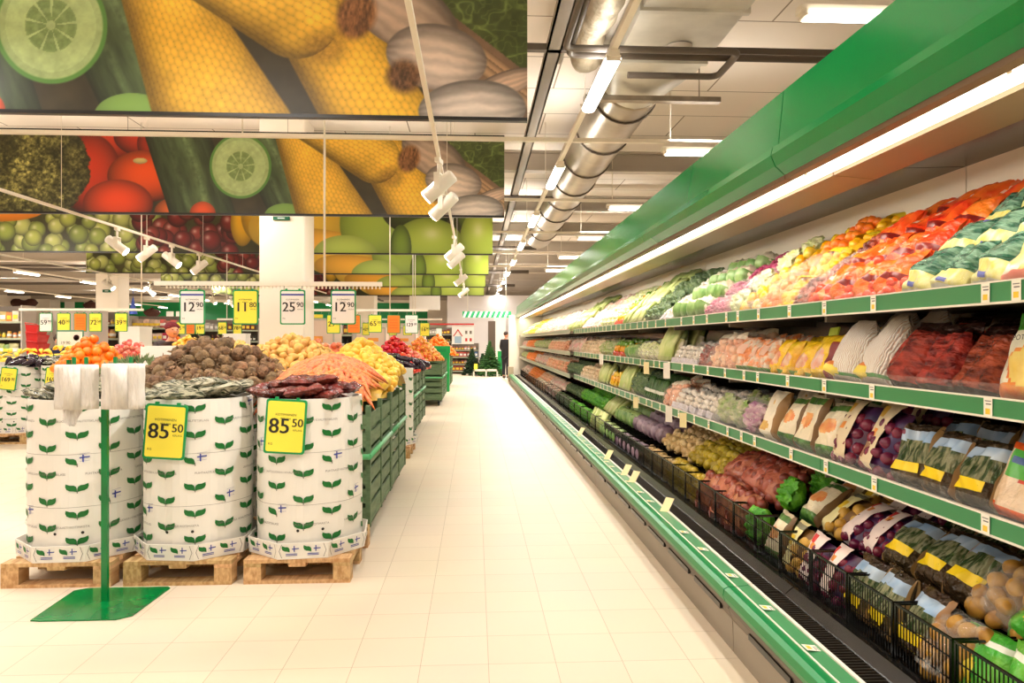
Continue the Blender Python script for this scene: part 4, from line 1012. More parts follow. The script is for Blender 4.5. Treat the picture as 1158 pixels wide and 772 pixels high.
# ---------------------------------------------------------------- the long refrigerated wall case
CW = mat('case_white', (236, 226, 206), .4); CT = mat('case_cream', (206, 186, 150), .5); CK = mat('case_black', (9, 8, 7), .22)
FG = mat('canopy_green', (0, 132, 64), .16, coat=.06); FG.node_tree.nodes['Principled BSDF'].inputs['Specular IOR Level'].default_value = .3; RG = mat('rail_green', (66, 140, 88), .3); BG_ = mat('bumper_green', (0, 130, 66), .35)
KG = mat('kick_grey', (142, 130, 114), .5); LF = mat('lower_front_grey', (112, 100, 86), .45); SH = mat('shelf_grey', (120, 112, 98), .4, .5)
FRAIL = mat('far_rail_pale', (170, 176, 150), .35)
def case(y0, y1, lab, far=False):
    t = empty('refrigerated_case', (1.19, y0, 0)); L_ = y1-y0; g = .004; dx = -1.19; fx = -.07 if far else 0
    def P(name, poly, m, a=g, b=None):
        return MB().prism([(x+dx, z) for x, z in poly], a, (b or L_)-g, axes='xy2').build(name, m, t)
    def Q(name, poly, m, parent=None, a=g, b=None):
        mb = MB(); b = (b or L_)-g; n = len(poly)
        vs = [(x+dx, a, z) for x, z in poly]+[(x+dx, b, z) for x, z in poly]
        mb.add(vs, [tuple(range(n)), tuple(reversed(range(n, 2*n)))]+[((i+1) % n, i, n+i, n+(i+1) % n) for i in range(n)])
        return mb.build(name, m, parent or t)
    Q('kick_plate', [(1.19, 0), (1.6, 0), (1.6, .15), (1.185, .15)], KG)
    k = Q('lower_front', [(1.185, .152), (1.5, .152), (1.5, .2), (1.22, .23), (1.175, .23), (1.165, .2)], LF)
    mb = MB(); y = .1
    while y < L_-.45: mb.box((1.16+dx, y, .165), (1.175+dx, y+.4, .19)); y += .5
    mb.build('vent_slot', CK, k)
    Q('bumper_rail', [(1.14, .262), (1.15, .235), (1.20, .235), (1.20, .30), (1.165, .302), (1.145, .292)], BG_)
    r = Q('price_rail', [(1.203, .24), (1.262, .24), (1.262, .309), (1.203, .302)], RG)
    Q('rail_trim', [(1.264, .24), (1.28, .24), (1.28, .314), (1.264, .314)], TRIMWHITE)
    Q('rail_line', [(1.199, .30), (1.204, .30), (1.204, .306), (1.199, .305)], TRIMWHITE, r)
    mb = MB(); y = .01
    mb.box((1.281+dx, g, .24), (1.41+dx, L_-g, .25))
    st = .022 if y1 < 8 else .06
    while y < L_-.01: mb.box((1.283+dx, y, .25), (1.408+dx, y+.007, .275)); y += st
    mb.build('air_grille', mat('grille_brown', (50, 43, 35), .4, .3), t)
    Q('tray', [(1.41, .2), (2.2, .2), (2.2, .30), (1.47, .295), (1.43, .262), (1.41, .272)], CK)
    Q('back_panel', [(2.30, .2), (2.36, .2), (2.36, 2.6), (2.30, 2.25)], CW)
    Q('inner_back', [(2.27, .2), (2.299, .2), (2.299, 1.56), (2.27, 1.56)], CK)
    Q('canopy', [(1.43, 2.2), (1.385, 2.24), (1.365, 2.29), (1.372, 2.325), (1.40, 2.335), (1.425, 2.59), (1.45, 2.6), (1.47, 2.3)], FG)
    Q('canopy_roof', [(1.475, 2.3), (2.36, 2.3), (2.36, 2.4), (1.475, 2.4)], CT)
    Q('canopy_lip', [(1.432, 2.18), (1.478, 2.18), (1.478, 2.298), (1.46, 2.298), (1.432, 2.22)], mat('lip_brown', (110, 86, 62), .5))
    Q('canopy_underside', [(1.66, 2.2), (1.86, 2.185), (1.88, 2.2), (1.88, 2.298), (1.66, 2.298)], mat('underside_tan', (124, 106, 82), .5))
    Q('honeycomb_vent', [(1.882, 2.235), (2.298, 2.25), (2.298, 2.298), (1.882, 2.298)], CK)
    n = max(1, round(L_/1.25))
    for i in range(n):
        a, b = L_*i/n, L_*(i+1)/n
        m = MB().box((1.49+dx, a+.01, 2.245), (1.65+dx, b-.01, 2.296)); 
        mb = MB().tube([(1.57+dx, a+.012, 2.225), (1.57+dx, b-.012, 2.225)], .045, 14); o = m.build('light_housing', TRIMWHITE, t)
        mb.build('light_tube', emis('case_tube', (1, .90, .72), 9.), o)
        MB().box((1.53+dx, a-.01, 2.20), (1.61+dx, a+.012, 2.25)).build('tube_holder', TRIMWHITE, o)
        for j, (zb, zt) in enumerate(((1.55, 1.617), (1.197, 1.258), (.829, .891))):
            s = MB().box((1.62+fx+dx, a+.004, zb+.01), (2.27+dx, b-.004, zb+.035)).box((1.63+dx, a+.004, zb-.03), (2.2+dx, a+.02, zb+.01)).build('shelf', SH, t)
            # inclined front rail with clear riser
            rm = MB(); x0 = 1.60+fx+dx
            vs = [(x0+.004, a+.003, zb), (x0, b-.003, zb)]; 
            rm.box((x0, a+.003, zb), (x0+.012, b-.003, zt)); rm.box((x0-.003, a+.003, zb-.003), (x0+.014, b-.003, zb+.004), mi=1); rm.box((x0-.002, a+.003, zt-.003), (x0+.013, b-.003, zt+.002), mi=1)
            rm.build('price_rail', [FRAIL if far else RG, TRIMWHITE], s)
            MB().box((x0+.003, a+.004, zt), (x0+.007, b-.004, zt+.045)).build('clear_riser', film('clear_riser', (240, 240, 235), .05, .05, 0), s)
    nl = max(2, int(L_/3))
    for i in range(nl):
        area('case_light', (1.57+dx, L_*(i+.5)/nl, 2.175), .05, L_/nl*.98, STRIP_W*L_/nl*(.75 if y0 < 3 else .9 if y0 < 6 else 1.7), (0, R(-24), 0), t, (1, .95, .86), R(150))
    tag(t, lab, 'refrigerated case')
    return t
case(-.55, 3.2, 'nearest module of the long refrigerated wall case with a green canopy')
case(3.2, 6.95, 'second module of the long refrigerated wall case with a green canopy')
case(6.95, 11.4, 'third module of the long refrigerated wall case, before the shelves step forward')
case(11.4, 17.7, 'fourth module of the long refrigerated wall case, with pale shelf rails', True)
case(17.7, 24.0, 'last module of the long refrigerated wall case at the far end', True)
t = empty('case_end_panel', (1.7, 24.03, 0)); tag(t, 'white end panel closing the far end of the refrigerated case', 'end panel')
MB().box((-.55, 0, 0), (.7, .05, 2.3)).build('panel', CW, t); MB().box((-.58, -.25, .05), (-.4, .05, .55)).build('corner_bumper', mat('bumper_tan', (176, 160, 132), .5), t)

# ---------------------------------------------------------------- bags
def Tf(u, v, t):
    e = max(0., 1-abs(u)**3)**.6; b = min(1, (v/.12))**.5 if v > 0 else 0; k = max(0., 1-v**3)**.7
    return t/2*e*b*k
def pillow(mb, w_, h_, t_, nu=22, nv=24, amp=.014, seed=0, mi=0, matfn=None, ur=(-1, 1), vr=(0, 1), off=0., back=True, neck=.0, fr=9.):
    vs = []; fs = []; ms = []
    sides = (-1, 1) if back else (-1,)
    for s in sides:
        for j in range(nv+1):
            for i in range(nu+1):
                u = ur[0]+(ur[1]-ur[0])*i/nu; v = vr[0]+(vr[1]-vr[0])*j/nv
                T = Tf(u, v, t_)+off*(abs(u) < .999)
                ww = w_*(1-neck*v**4) * (1-.06*(1-min(1, v/.15)))
                p = Vector((ww/2*u, s*T, h_*v))
                q = noise.noise_vector(Vector((p.x*fr+seed*5.3, p.z*fr+seed, s*2.+p.y*3)))*amp
                r2 = noise.noise(Vector((p.x*26+seed, p.z*14, s+seed)))*amp*.5 + (.25-abs(noise.noise(Vector((p.x*15+seed*2, p.z*11-seed+p.x*9, s)))))*amp*1.3
                vs.append((p.x+q.x*.6+(off*u*.6), p.y+q.y+s*r2, p.z+q.z*.4*(v > .05)))
    n = (nu+1)*(nv+1)
    for k, s in enumerate(sides):
        for j in range(nv):
            for i in range(nu):
                a = k*n+j*(nu+1)+i; f = (a, a+1, a+nu+2, a+nu+1); fs.append(f if s < 0 else f[::-1])
                if matfn: ms.append(matfn(ur[0]+(ur[1]-ur[0])*(i+.5)/nu, vr[0]+(vr[1]-vr[0])*(j+.5)/nv, s))
    mb.add(vs, fs, True, ms if matfn else mi)
def lumps(mb, w_, h_, t_, r, seed=0, ur=(-.9, .9), vr=(.05, .85), shape=(1, 1, 1), mi=0, nn=(8, 6), inset=.5, amp=.12):
    rr = random.Random(seed); nu = max(1, int((ur[1]-ur[0])*w_/2/(r*1.75))); nv = max(1, int((vr[1]-vr[0])*h_/(r*1.7)))
    for j in range(nv+1):
        for i in range(nu+1):
            u = ur[0]+(ur[1]-ur[0])*(i+.5*(j % 2)+rr.uniform(-.2, .2))/max(1, nu); v = vr[0]+(vr[1]-vr[0])*(j+rr.uniform(-.2, .2))/nv
            u = max(-.95, min(.95, u)); v = max(.06, min(.93, v)); T = Tf(u, v, t_)
            k = rr.uniform(.85, 1.15)*r
            mb.ball((w_/2*u, -(T-k*inset), h_*v), (k*shape[0], k*shape[1], k*shape[2]), nn[0], nn[1], mi=mi, amp=amp, seed=rr.randint(0, 99), M=Matrix.Rotation(rr.uniform(0, 3), 3, 'Y'))
FILM = film('clear_bag_film', (250, 248, 240), .14, .1, .9, 26)
KRAFT = mat('cream_paper', (226, 206, 170), .55, var=.1, nscale=5, bump=.2, bscale=12)
PINKP = mat('pink_white_paper', (244, 222, 214), .5, bump=.2, bscale=12)
def M_(n, c, **k): return mat(n, c, **k)
def parts_for(kind, sd):
    """list of (part name, MB, materials) ; plus (w,h)"""
    P = []; rr = random.Random(sd*7+len(kind))
    def body(w_, h_, t_, mats, name='bag_body', **k):
        mb = MB(); pillow(mb, w_, h_, t_, seed=sd, **k); P.append((name, mb, mats)); return mb
    if kind == 'redfilm':
        w_, h_, t_ = .20, .25, .15
        body(w_, h_, t_, [M_('red_crumpled_film', (186, 72, 50), rough=.22, c2=(96, 24, 18), nscale=16, bump=1., bscale=24, rnd=.08, stretch=(1, 1, 2.2)), M_('dark_film', (48, 20, 16), rough=.2, bump=.6)], amp=.022, neck=.35, matfn=lambda u, v, s: 1 if v < .09 or v > .93 else 0)
        mb = MB(); pillow(mb, w_*.94, h_*.16, .03, 8, 4, seed=sd+9, amp=.01); mb.v = [(x, y+.02, z+h_*.93) for x, y, z in mb.v]; P.append(('gathered_neck', mb, [MATS['dark_film']]))
    elif kind == 'whitenet':
        w_, h_, t_ = .20, .27, .14
        body(w_, h_, t_, [stripes('white_net_weave', (214, 186, 162), (255, 250, 240), 48, 'X', .5, 5., .1, .35, .5), M_('net_green_trim', (60, 140, 60), rough=.5)], amp=.012, neck=.5, matfn=lambda u, v, s: 1 if .10 < v < .14 else 0)
        mb = MB(); pillow(mb, w_*.5, h_*.26, t_*.9, 6, 5, seed=sd, off=.004, back=False, matfn=lambda u, v, s: 1 if v > .6 else 0); mb.v = [(x-.03, y-.028, z+.015) for x, y, z in mb.v]; P.append(('label', mb, [M_('label_yellow_green', (236, 214, 90), rough=.5), M_('label_orange', (228, 130, 50))]))
    elif kind in ('brownpotato', 'browncarrot'):
        w_, h_, t_ = .20, .25, .13
        body(w_, h_, t_, [M_('brown_bag_film', (58, 42, 28), rough=.2, c2=(84, 64, 38), nscale=9, bump=1., bscale=34, rnd=.1), M_('sky_print', (140, 172, 206), rough=.25, c2=(196, 210, 222), nscale=7), M_('leaf_print_shine', (56, 78, 38), rough=.2, c2=(150, 150, 112), nscale=20, spread=.06, bump=.9, bscale=30, stretch=(3, 1, .7)), M_('ochre_edge', (150, 112, 62), rough=.4, rnd=.1)],  # pale streaks over the leaf print are wrinkle highlights put into the colour
             amp=.02, nu=24, nv=26, matfn=lambda u, v, s: (3 if abs(u) > .86 else 1 if .72-.06*u*u < v < .9 else 2 if .38 < v <= .72 and abs(u) < .8 else 0) if s < 0 else 0)
        mb = MB(); pillow(mb, w_*1.0, h_, t_, 10, 3, seed=sd, off=.004, back=False, ur=(-.72, .66), vr=(.22, .38), amp=.02); P.append(('yellow_label', mb, [M_('bright_yellow_label', (250, 214, 0), rough=.45)]))
    elif kind == 'potatofilm':
        w_, h_, t_ = .24, .22, .16
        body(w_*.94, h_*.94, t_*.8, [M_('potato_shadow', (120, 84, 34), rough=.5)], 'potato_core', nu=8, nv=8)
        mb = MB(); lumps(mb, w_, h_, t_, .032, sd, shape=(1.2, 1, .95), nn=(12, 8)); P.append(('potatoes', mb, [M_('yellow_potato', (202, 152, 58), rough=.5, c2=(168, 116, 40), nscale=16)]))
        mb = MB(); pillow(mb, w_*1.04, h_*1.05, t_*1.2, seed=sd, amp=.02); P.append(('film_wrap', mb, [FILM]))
    elif kind == 'greenfilm':
        w_, h_, t_ = .22, .24, .12
        body(w_, h_, t_, [M_('bright_green_bag', (70, 178, 52), rough=.3, c2=(150, 206, 80), nscale=8, bump=.7, bscale=18), M_('bag_yellow_print', (240, 214, 60)), M_('bag_white_print', (236, 240, 226))], amp=.016, matfn=lambda u, v, s: 1 if (u+.2)**2+(v*1.2-.5)**2 < .04 else 2 if .78 < v < .88 else 0)
    elif kind == 'whitepotato':
        w_, h_, t_ = .22, .27, .13
        body(w_, h_, t_, [M_('white_printed_film', (236, 230, 206), rough=.3, bump=.4, bscale=16), M_('green_header', (96, 178, 50), rough=.3, c2=(60, 150, 50), nscale=10), M_('potato_picture', (226, 190, 84), rough=.35, c2=(240, 214, 120), nscale=14), M_('orange_band', (230, 116, 50), rough=.35, c2=(240, 170, 70), nscale=16)], amp=.012, nu=20, nv=22,
             matfn=lambda u, v, s: 1 if v > .8-.05*u*u else 2 if (u-.15)**2/.36+((v-.34)/.2)**2 < 1 else 3 if v < .16 or ((u-.15)**2/.5+((v-.34)/.25)**2 < 1) else 0)
        mb = MB(); text_flat(mb, 'POTATIS', .022, 0, h_*.62, -t_/2-.006); P.append(('print_text', mb, [INK]))
    elif kind == 'clearorange':
        w_, h_, t_ = .24, .24, .14
        body(w_, h_, t_, [M_('pale_contents', (222, 188, 150), rough=.2, c2=(236, 214, 184), nscale=14, bump=.6), M_('orange_film', (236, 96, 36), rough=.25, bump=.5), M_('green_film_print', (84, 176, 70), rough=.3), M_('blue_film_print', (70, 96, 150), rough=.3), M_('red_film_print', (206, 60, 44), rough=.3)], amp=.012, nu=20, nv=22,
             matfn=lambda u, v, s: 1 if v < .14+.06*u*u or v > .92 else 3 if .74 < v < .84 and abs(u) < .7 else 2 if .56 < v < .92 and abs(u) < .8 else 4 if .48 < v <= .56 and -.3 < u < .2 else 0)
    elif kind in ('redonion', 'pinkonion'):
        w_, h_, t_ = .20, .27, .14; pap = KRAFT if kind == 'redonion' else PINKP
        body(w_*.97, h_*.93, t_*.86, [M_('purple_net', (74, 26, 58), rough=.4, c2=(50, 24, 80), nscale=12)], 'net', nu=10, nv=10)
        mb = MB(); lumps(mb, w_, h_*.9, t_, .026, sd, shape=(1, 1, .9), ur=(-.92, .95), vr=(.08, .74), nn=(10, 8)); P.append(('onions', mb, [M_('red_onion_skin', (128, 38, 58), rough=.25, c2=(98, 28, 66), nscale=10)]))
        mb = MB(); pillow(mb, w_, h_*1.02, t_, 12, 18, seed=sd, off=.008, ur=(-.98, .34), back=False, amp=.01,
             matfn=lambda u, v, s: 1 if (.80 < v < .92 and -.75 < u < -.4) else 2 if (u+.3)**2/.06+((v-(.72 if kind != 'redonion' else .55))/.07)**2 < 1 else 3 if (u+.45)**2/.08+((v-.3)/.12)**2 < 1 and kind == 'redonion' else 0)
        P.append(('paper_front', mb, [pap, M_('red_mark', (206, 44, 40)) if kind != 'redonion' else M_('ochre_mark', (206, 164, 60)), M_('onion_drawing', (226, 140, 50)), M_('brown_drawing', (150, 110, 80))]))
    elif kind == 'paperpotato':
        w_, h_, t_ = .22, .28, .15
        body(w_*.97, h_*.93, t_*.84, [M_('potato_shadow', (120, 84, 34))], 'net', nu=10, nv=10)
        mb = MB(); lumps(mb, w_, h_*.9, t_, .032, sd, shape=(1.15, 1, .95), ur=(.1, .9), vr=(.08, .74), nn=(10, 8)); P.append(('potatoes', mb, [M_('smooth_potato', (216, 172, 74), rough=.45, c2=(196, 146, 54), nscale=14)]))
        mb = MB(); pillow(mb, w_, h_*1.03, t_, 12, 20, seed=sd, off=.008, ur=(-.98, .36), back=False, amp=.01, matfn=lambda u, v, s: 1 if .5 < v < .72 and abs(u+.4) < .34 and (int(v*40) % 2) else 2 if .84 < v < .93 else 0)
        P.append(('paper_front', mb, [M_('pale_yellow_paper', (240, 228, 166), rough=.5), M_('yellow_print', (236, 200, 40)), M_('grey_print2', (130, 126, 100))]))
    elif kind == 'redpotato':
        w_, h_, t_ = .29, .25, .17
        body(w_, h_, t_, [M_('red_potato_film', (158, 76, 56), rough=.2, c2=(196, 122, 92), nscale=9, bump=.6, bscale=16, rnd=.1)], amp=.012)
        mb = MB(); lumps(mb, w_, h_, t_, .034, sd, shape=(1.25, 1, 1), inset=.75); P.append(('potatoes', mb, [M_('red_potato', (168, 82, 62), rough=.28, c2=(130, 56, 46), nscale=12)]))
    elif kind in ('tomatobag', 'yellowfruit', 'radish', 'cherrydark', 'orangefruit', 'yellowroot', 'parsnip', 'walnut', 'peach'):
        c, c2, r, w_, h_ = {'tomatobag': ((236, 70, 44), (206, 40, 30), .026, .19, .21), 'yellowfruit': ((250, 202, 30), (240, 176, 20), .03, .17, .22), 'radish': ((196, 60, 110), (160, 50, 96), .018, .17, .2), 'cherrydark': ((92, 36, 34), (190, 84, 60), .02, .18, .21),
                 'orangefruit': ((248, 150, 40), (240, 120, 26), .03, .18, .22), 'yellowroot': ((204, 178, 50), (164, 140, 40), .036, .22, .2), 'parsnip': ((226, 196, 142), (196, 160, 104), .03, .22, .18), 'walnut': ((240, 222, 190), (220, 190, 150), .026, .2, .2), 'peach': ((250, 208, 170), (240, 170, 130), .026, .2, .2)}[kind]
        t_ = .13
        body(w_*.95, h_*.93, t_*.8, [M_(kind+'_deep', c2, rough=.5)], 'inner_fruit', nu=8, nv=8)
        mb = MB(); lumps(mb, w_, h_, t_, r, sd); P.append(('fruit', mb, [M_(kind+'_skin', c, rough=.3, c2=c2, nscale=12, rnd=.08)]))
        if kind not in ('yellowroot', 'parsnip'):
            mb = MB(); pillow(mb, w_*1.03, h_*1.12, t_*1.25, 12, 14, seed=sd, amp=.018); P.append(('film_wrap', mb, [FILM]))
            if kind in ('tomatobag', 'yellowfruit', 'peach'):
                cc = {'tomatobag': (240, 90, 40), 'yellowfruit': (240, 214, 50), 'peach': (240, 226, 200)}[kind]
                mb = MB(); pillow(mb, w_*1.03, h_*1.12, t_*1.28, 8, 6, seed=sd, off=.002, vr=(.78, 1), amp=.018, back=False); P.append(('printed_header', mb, [M_(kind+'_header', cc, rough=.35, c2=(226, 60, 40) if kind == 'tomatobag' else None, nscale=18, bump=.5)]))
    elif kind == 'greenstripe':
        w_, h_, t_ = .19, .25, .13
        body(w_, h_, t_, [M_('dark_green_film_shine', (26, 84, 58), rough=.2, c2=(112, 150, 122), nscale=14, spread=.08, bump=.9, bscale=18, stretch=(1, 1, 3)), M_('yellow_green_stems', (196, 186, 80), rough=.3, c2=(210, 204, 140), nscale=20, stretch=(4, 1, 1)), M_('pale_band', (210, 206, 190), rough=.3)], amp=.018, matfn=lambda u, v, s: 2 if v < .1 else 1 if v < .36 else 0)  # the film's white highlights are put into the colour as paler streaks
        mb = MB(); pillow(mb, w_, h_, t_, 4, 3, seed=sd, off=.004, back=False, ur=(.0, .4), vr=(.1, .18), amp=.018); P.append(('sticker', mb, [FLAGB]))
    elif kind == 'leekbag':
        w_, h_, t_ = .20, .26, .11
        body(w_, h_, t_, [M_('pale_leek_film', (206, 206, 130), rough=.25, c2=(240, 232, 206), nscale=12, spread=.1, bump=.6, stretch=(3, 1, 1)), M_('leaf_dark', (70, 96, 44), rough=.3, c2=(130, 140, 70), nscale=18)], amp=.016, matfn=lambda u, v, s: 1 if v > .7 else 0)
        mb = MB()
        for k in range(5): x = -.07+.035*k; mb.tube([(x, -.05, .01), (x+.004, -.062, h_*.5), (x*.8, -.03, h_*.98)], [.014, .015, .02], 8)
        P.append(('leek_stems', mb, [M_('leek_stem', (222, 224, 160), rough=.4, c2=(180, 200, 110), nscale=6)]))
    elif kind == 'whiteorange':
        w_, h_, t_ = .22, .24, .14
        body(w_, h_, t_, [M_('glossy_white_film', (240, 224, 206), rough=.2, bump=.6, bscale=14), M_('yellow_pasta', (246, 190, 80), rough=.3, c2=(250, 222, 150), nscale=22), M_('pink_print', (236, 130, 110))], amp=.016, nu=18, nv=18, matfn=lambda u, v, s: 1 if (u**2/.5+((v-.35)/.22)**2 < 1) else 2 if v < .1 else 0)
    elif kind == 'redbag':
        w_, h_, t_ = .18, .24, .12
        body(w_, h_, t_, [M_('red_orange_film', (232, 62, 28), rough=.25, c2=(252, 130, 44), nscale=9, bump=.8, bscale=18, rnd=.08), M_('white_red_print', (240, 190, 160), rough=.3), M_('dark_red_print', (120, 26, 20), rough=.3)], amp=.02, matfn=lambda u, v, s: 1 if .57 < v < .67 and u < -.1 else 2 if .3 < v < .42 and u > -.2 else 0)
        mb = MB(); lumps(mb, w_, h_*.6, t_, .026, sd, ur=(-.7, .8), vr=(.06, .5)); P.append(('tomatoes', mb, [M_('plum_tomato', (228, 72, 42), rough=.2)]))
    elif kind == 'mushroom':
        w_, h_, t_ = .19, .17, .13
        MB0 = MB().box((-w_/2, -t_/2, 0), (w_/2, t_/2, .045)); P.append(('tray', MB0, [M_('pale_tray', (214, 206, 214), rough=.4)]))
        mb = MB(); lumps(mb, w_*.95, h_, t_*.9, .019, sd, vr=(.15, .85), nn=(8, 6)); P.append(('mushrooms', mb, [M_('mushroom_cap', (252, 244, 232), rough=.45, c2=(238, 222, 202), nscale=14, rnd=.05)]))
        mb = MB(); pillow(mb, w_*1.02, h_*1.06, t_*1.12, 10, 10, seed=sd, amp=.006); P.append(('film_wrap', mb, [FILM]))
    elif kind == 'carrotpack':
        w_, h_, t_ = .18, .21, .12
        body(w_, h_, t_, [M_('clear_white_pack', (240, 220, 196), rough=.25, c2=(244, 150, 90), nscale=16, bump=.6, spread=.08, stretch=(1, 1, 1.6)), M_('green_low_print', (96, 160, 70), rough=.3)], amp=.014, matfn=lambda u, v, s: 1 if v < .12 else 0)
        mb = MB(); pillow(mb, w_, h_, t_, 6, 5, seed=sd, off=.004, back=False, ur=(-.5, .4), vr=(.45, .75), amp=.014); P.append(('label', mb, [M_('salmon_label', (244, 196, 170), rough=.4)]))
    elif kind == 'yellowpack':
        w_, h_, t_ = .17, .22, .12
        body(w_, h_, t_, [M_('yellow_film', (250, 212, 30), rough=.25, c2=(240, 180, 30), nscale=10, bump=.6, rnd=.06), M_('pack_window', (236, 200, 160), rough=.25, c2=(220, 130, 90), nscale=20), M_('pack_green', (120, 170, 60), rough=.3)], amp=.015, matfn=lambda u, v, s: 1 if (u+.1)**2/.4+((v-.42)/.2)**2 < 1 else 2 if v < .12 else 0)
        mb = MB(); lumps(mb, w_, h_*.5, t_, .026, sd, ur=(.3, .9), vr=(.1, .7)); P.append(('fruit', mb, [M_('pack_fruit', (246, 196, 30), rough=.3)]))
    elif kind == 'redyellowpack':
        w_, h_, t_ = .18, .24, .12
        body(w_, h_, t_, [M_('yellow_film2', (244, 200, 40), rough=.25, bump=.6), M_('white_pink_print', (240, 214, 196), rough=.3, c2=(226, 160, 130), nscale=20), M_('dark_red_side', (140, 34, 28), rough=.3)], amp=.014, matfn=lambda u, v, s: 2 if u > .55 and v < .8 else 1 if (u+.2)**2/.3+((v-.42)/.25)**2 < 1 else 0)
        mb = MB().box((-.035, -.02, h_*.98), (.035, -.012, h_*1.15)); P.append(('hang_tag', mb, [M_('lime_tag', (160, 180, 50), rough=.4)]))
    elif kind == 'mixedprint':
        w_, h_, t_ = .20, .26, .13
        body(w_, h_, t_, [M_('cream_printed_film', (236, 222, 190), rough=.3, bump=.5), M_('orange_picture', (226, 130, 70), rough=.35, c2=(240, 180, 110), nscale=22), M_('green_low', (90, 140, 60), rough=.35, c2=(50, 90, 40), nscale=16), M_('brown_side', (120, 88, 50), rough=.4)], amp=.014, nu=30, nv=32, matfn=lambda u, v, s: 3 if u > .8 else 2 if v < .2 or .82 < v < .93 else 1 if (u**2/.35+((v-.52)/.14)**2 < 1) else 0)
    elif kind == 'whitetall':
        w_, h_, t_ = .22, .29, .14
        body(w_, h_, t_, [M_('white_paper_bag', (240, 228, 204), rough=.5, bump=.4, bscale=10), M_('potato_print', (206, 150, 60), rough=.4, c2=(236, 200, 120), nscale=18), M_('kraft_side', (150, 112, 62), rough=.5)], amp=.014, nu=18, nv=20, matfn=lambda u, v, s: 2 if u > .62 else 1 if (u+.2)**2/.25+((v-.25)/.12)**2 < 1 or (abs(u+.1) < .1 and abs(v-.75) < .03) else 0)
    elif kind in ('salad', 'purplesalad', 'lettuce', 'darkgreen', 'palegreen'):
        c, c2 = {'salad': ((140, 176, 60), (216, 206, 170)), 'purplesalad': ((176, 60, 140), (230, 206, 200)), 'lettuce': ((110, 190, 40), (60, 140, 30)), 'darkgreen': ((50, 84, 46), (120, 140, 90)), 'palegreen': ((200, 214, 120), (240, 236, 200))}[kind]
        w_, h_, t_ = .2, .2, .15
        mb = MB()
        for k in range(9):
            a = 2*pi*k/9; x = .055*cos(a)*(k > 0); z = .1+.05*sin(a)*(k > 0)
            nu, nv = 9, 6; vs = []; fs = []
            ox, oz = x, z; sc_ = rr.uniform(.045, .07); ya = rr.uniform(-.5, .5)
            for j in range(nv+1):
                for i in range(nu+1):
                    u = -1+2*i/nu; v = j/nv; px_ = u*sc_*(.5+.7*v); pz_ = v*sc_*1.5; yy = -.03-.04*(1-u*u)*sin(pi*min(1, v*1.1)) + .012*sin(u*9+k)*v + .01*sin(v*11+k)
                    vs.append((ox+px_*cos(ya)-pz_*.3*sin(ya), yy-.02*(k == 0), oz-sc_*.7+pz_))
            for j in range(nv):
                for i in range(nu): a_ = j*(nu+1)+i; fs.append((a_, a_+1, a_+nu+2, a_+nu+1))
            mb.add(vs, fs, True)
        P.append(('leaves', mb, [M_(kind+'_leaf', c, rough=.4, c2=c2, nscale=20, spread=.2, bump=.7, bscale=30, rnd=.1)]))
        mb = MB(); mb.ball((0, 0, .1), (.085, .06, .09), 14, 10, amp=.3, fr=3, seed=sd); P.append(('head', mb, [M_(kind+'_head', c, rough=.4, c2=c2, nscale=14, spread=.15, bump=.6, rnd=.1)]))
        if kind in ('purplesalad', 'salad', 'palegreen'): mb = MB(); pillow(mb, w_*1.0, h_*1.08, t_*1.25, 12, 12, seed=sd, amp=.02); P.append(('film_wrap', mb, [FILM]))
    elif kind in ('cabbage', 'silvercabbage', 'cauliflower'):
        c, c2 = {'cabbage': ((186, 206, 130), (140, 170, 90)), 'silvercabbage': ((180, 156, 166), (110, 80, 100)), 'cauliflower': ((240, 230, 206), (206, 190, 160))}[kind]
        w_ = .2
        mb = MB(); mb.ball((0, 0, .09), (.092, .088, .088), 20, 14, amp=.12 if kind != 'cauliflower' else .3, fr=2 if kind != 'cauliflower' else 5, seed=sd); P.append(('head', mb, [M_(kind+'_skin', c, rough=.3, c2=c2, nscale=7, bump=.5, bscale=14, rnd=.08)]))
        mb = MB(); 
        for k in range(4):
            a0 = k*1.6; vs = []; fs = []
            for j in range(7):
                for i in range(9):
                    th = .3+1.6*j/6; ph = a0-.8+1.6*i/8; r = .094+.006*sin(i*2.1)*j/6+.004*k; vs.append((r*sin(th)*cos(ph), r*sin(th)*sin(ph), .09-r*cos(th)*.95))
            for j in range(6):
                for i in range(8): a_ = j*9+i; fs.append((a_, a_+1, a_+10, a_+9))
            mb.add(vs, fs, True)
        P.append(('outer_leaves', mb, [M_('outer_leaf', (96, 140, 64), rough=.4, c2=(150, 180, 110), nscale=9) if kind != 'silvercabbage' else MATS['silvercabbage_skin']]))
    elif kind == 'cucumber':
        w_ = .12; mb = MB()
        for k in range(2): mb.tube([(-.03+.06*k, -.02, 0), (-.03+.06*k, -.03, .02), (-.03+.055*k, -.03, .2), (-.03+.05*k, -.025, .225)], [.012, .024, .023, .008], 10)
        P.append(('cucumbers', mb, [M_('cucumber_skin', (40, 78, 36), rough=.3, c2=(70, 110, 50), nscale=24, rnd=.12)]))
        mb = MB(); mb.box((-.06, -.065, .07), (.06, -.055, .1)); P.append(('band', mb, [M_('band_white', (226, 226, 210))]))
    elif kind in ('pepperbag', 'yellowpepper'):
        w_ = .17; cols = [(236, 66, 30), (250, 170, 30), (100, 150, 40)] if kind == 'pepperbag' else [(250, 196, 20), (250, 176, 20), (246, 206, 60)]
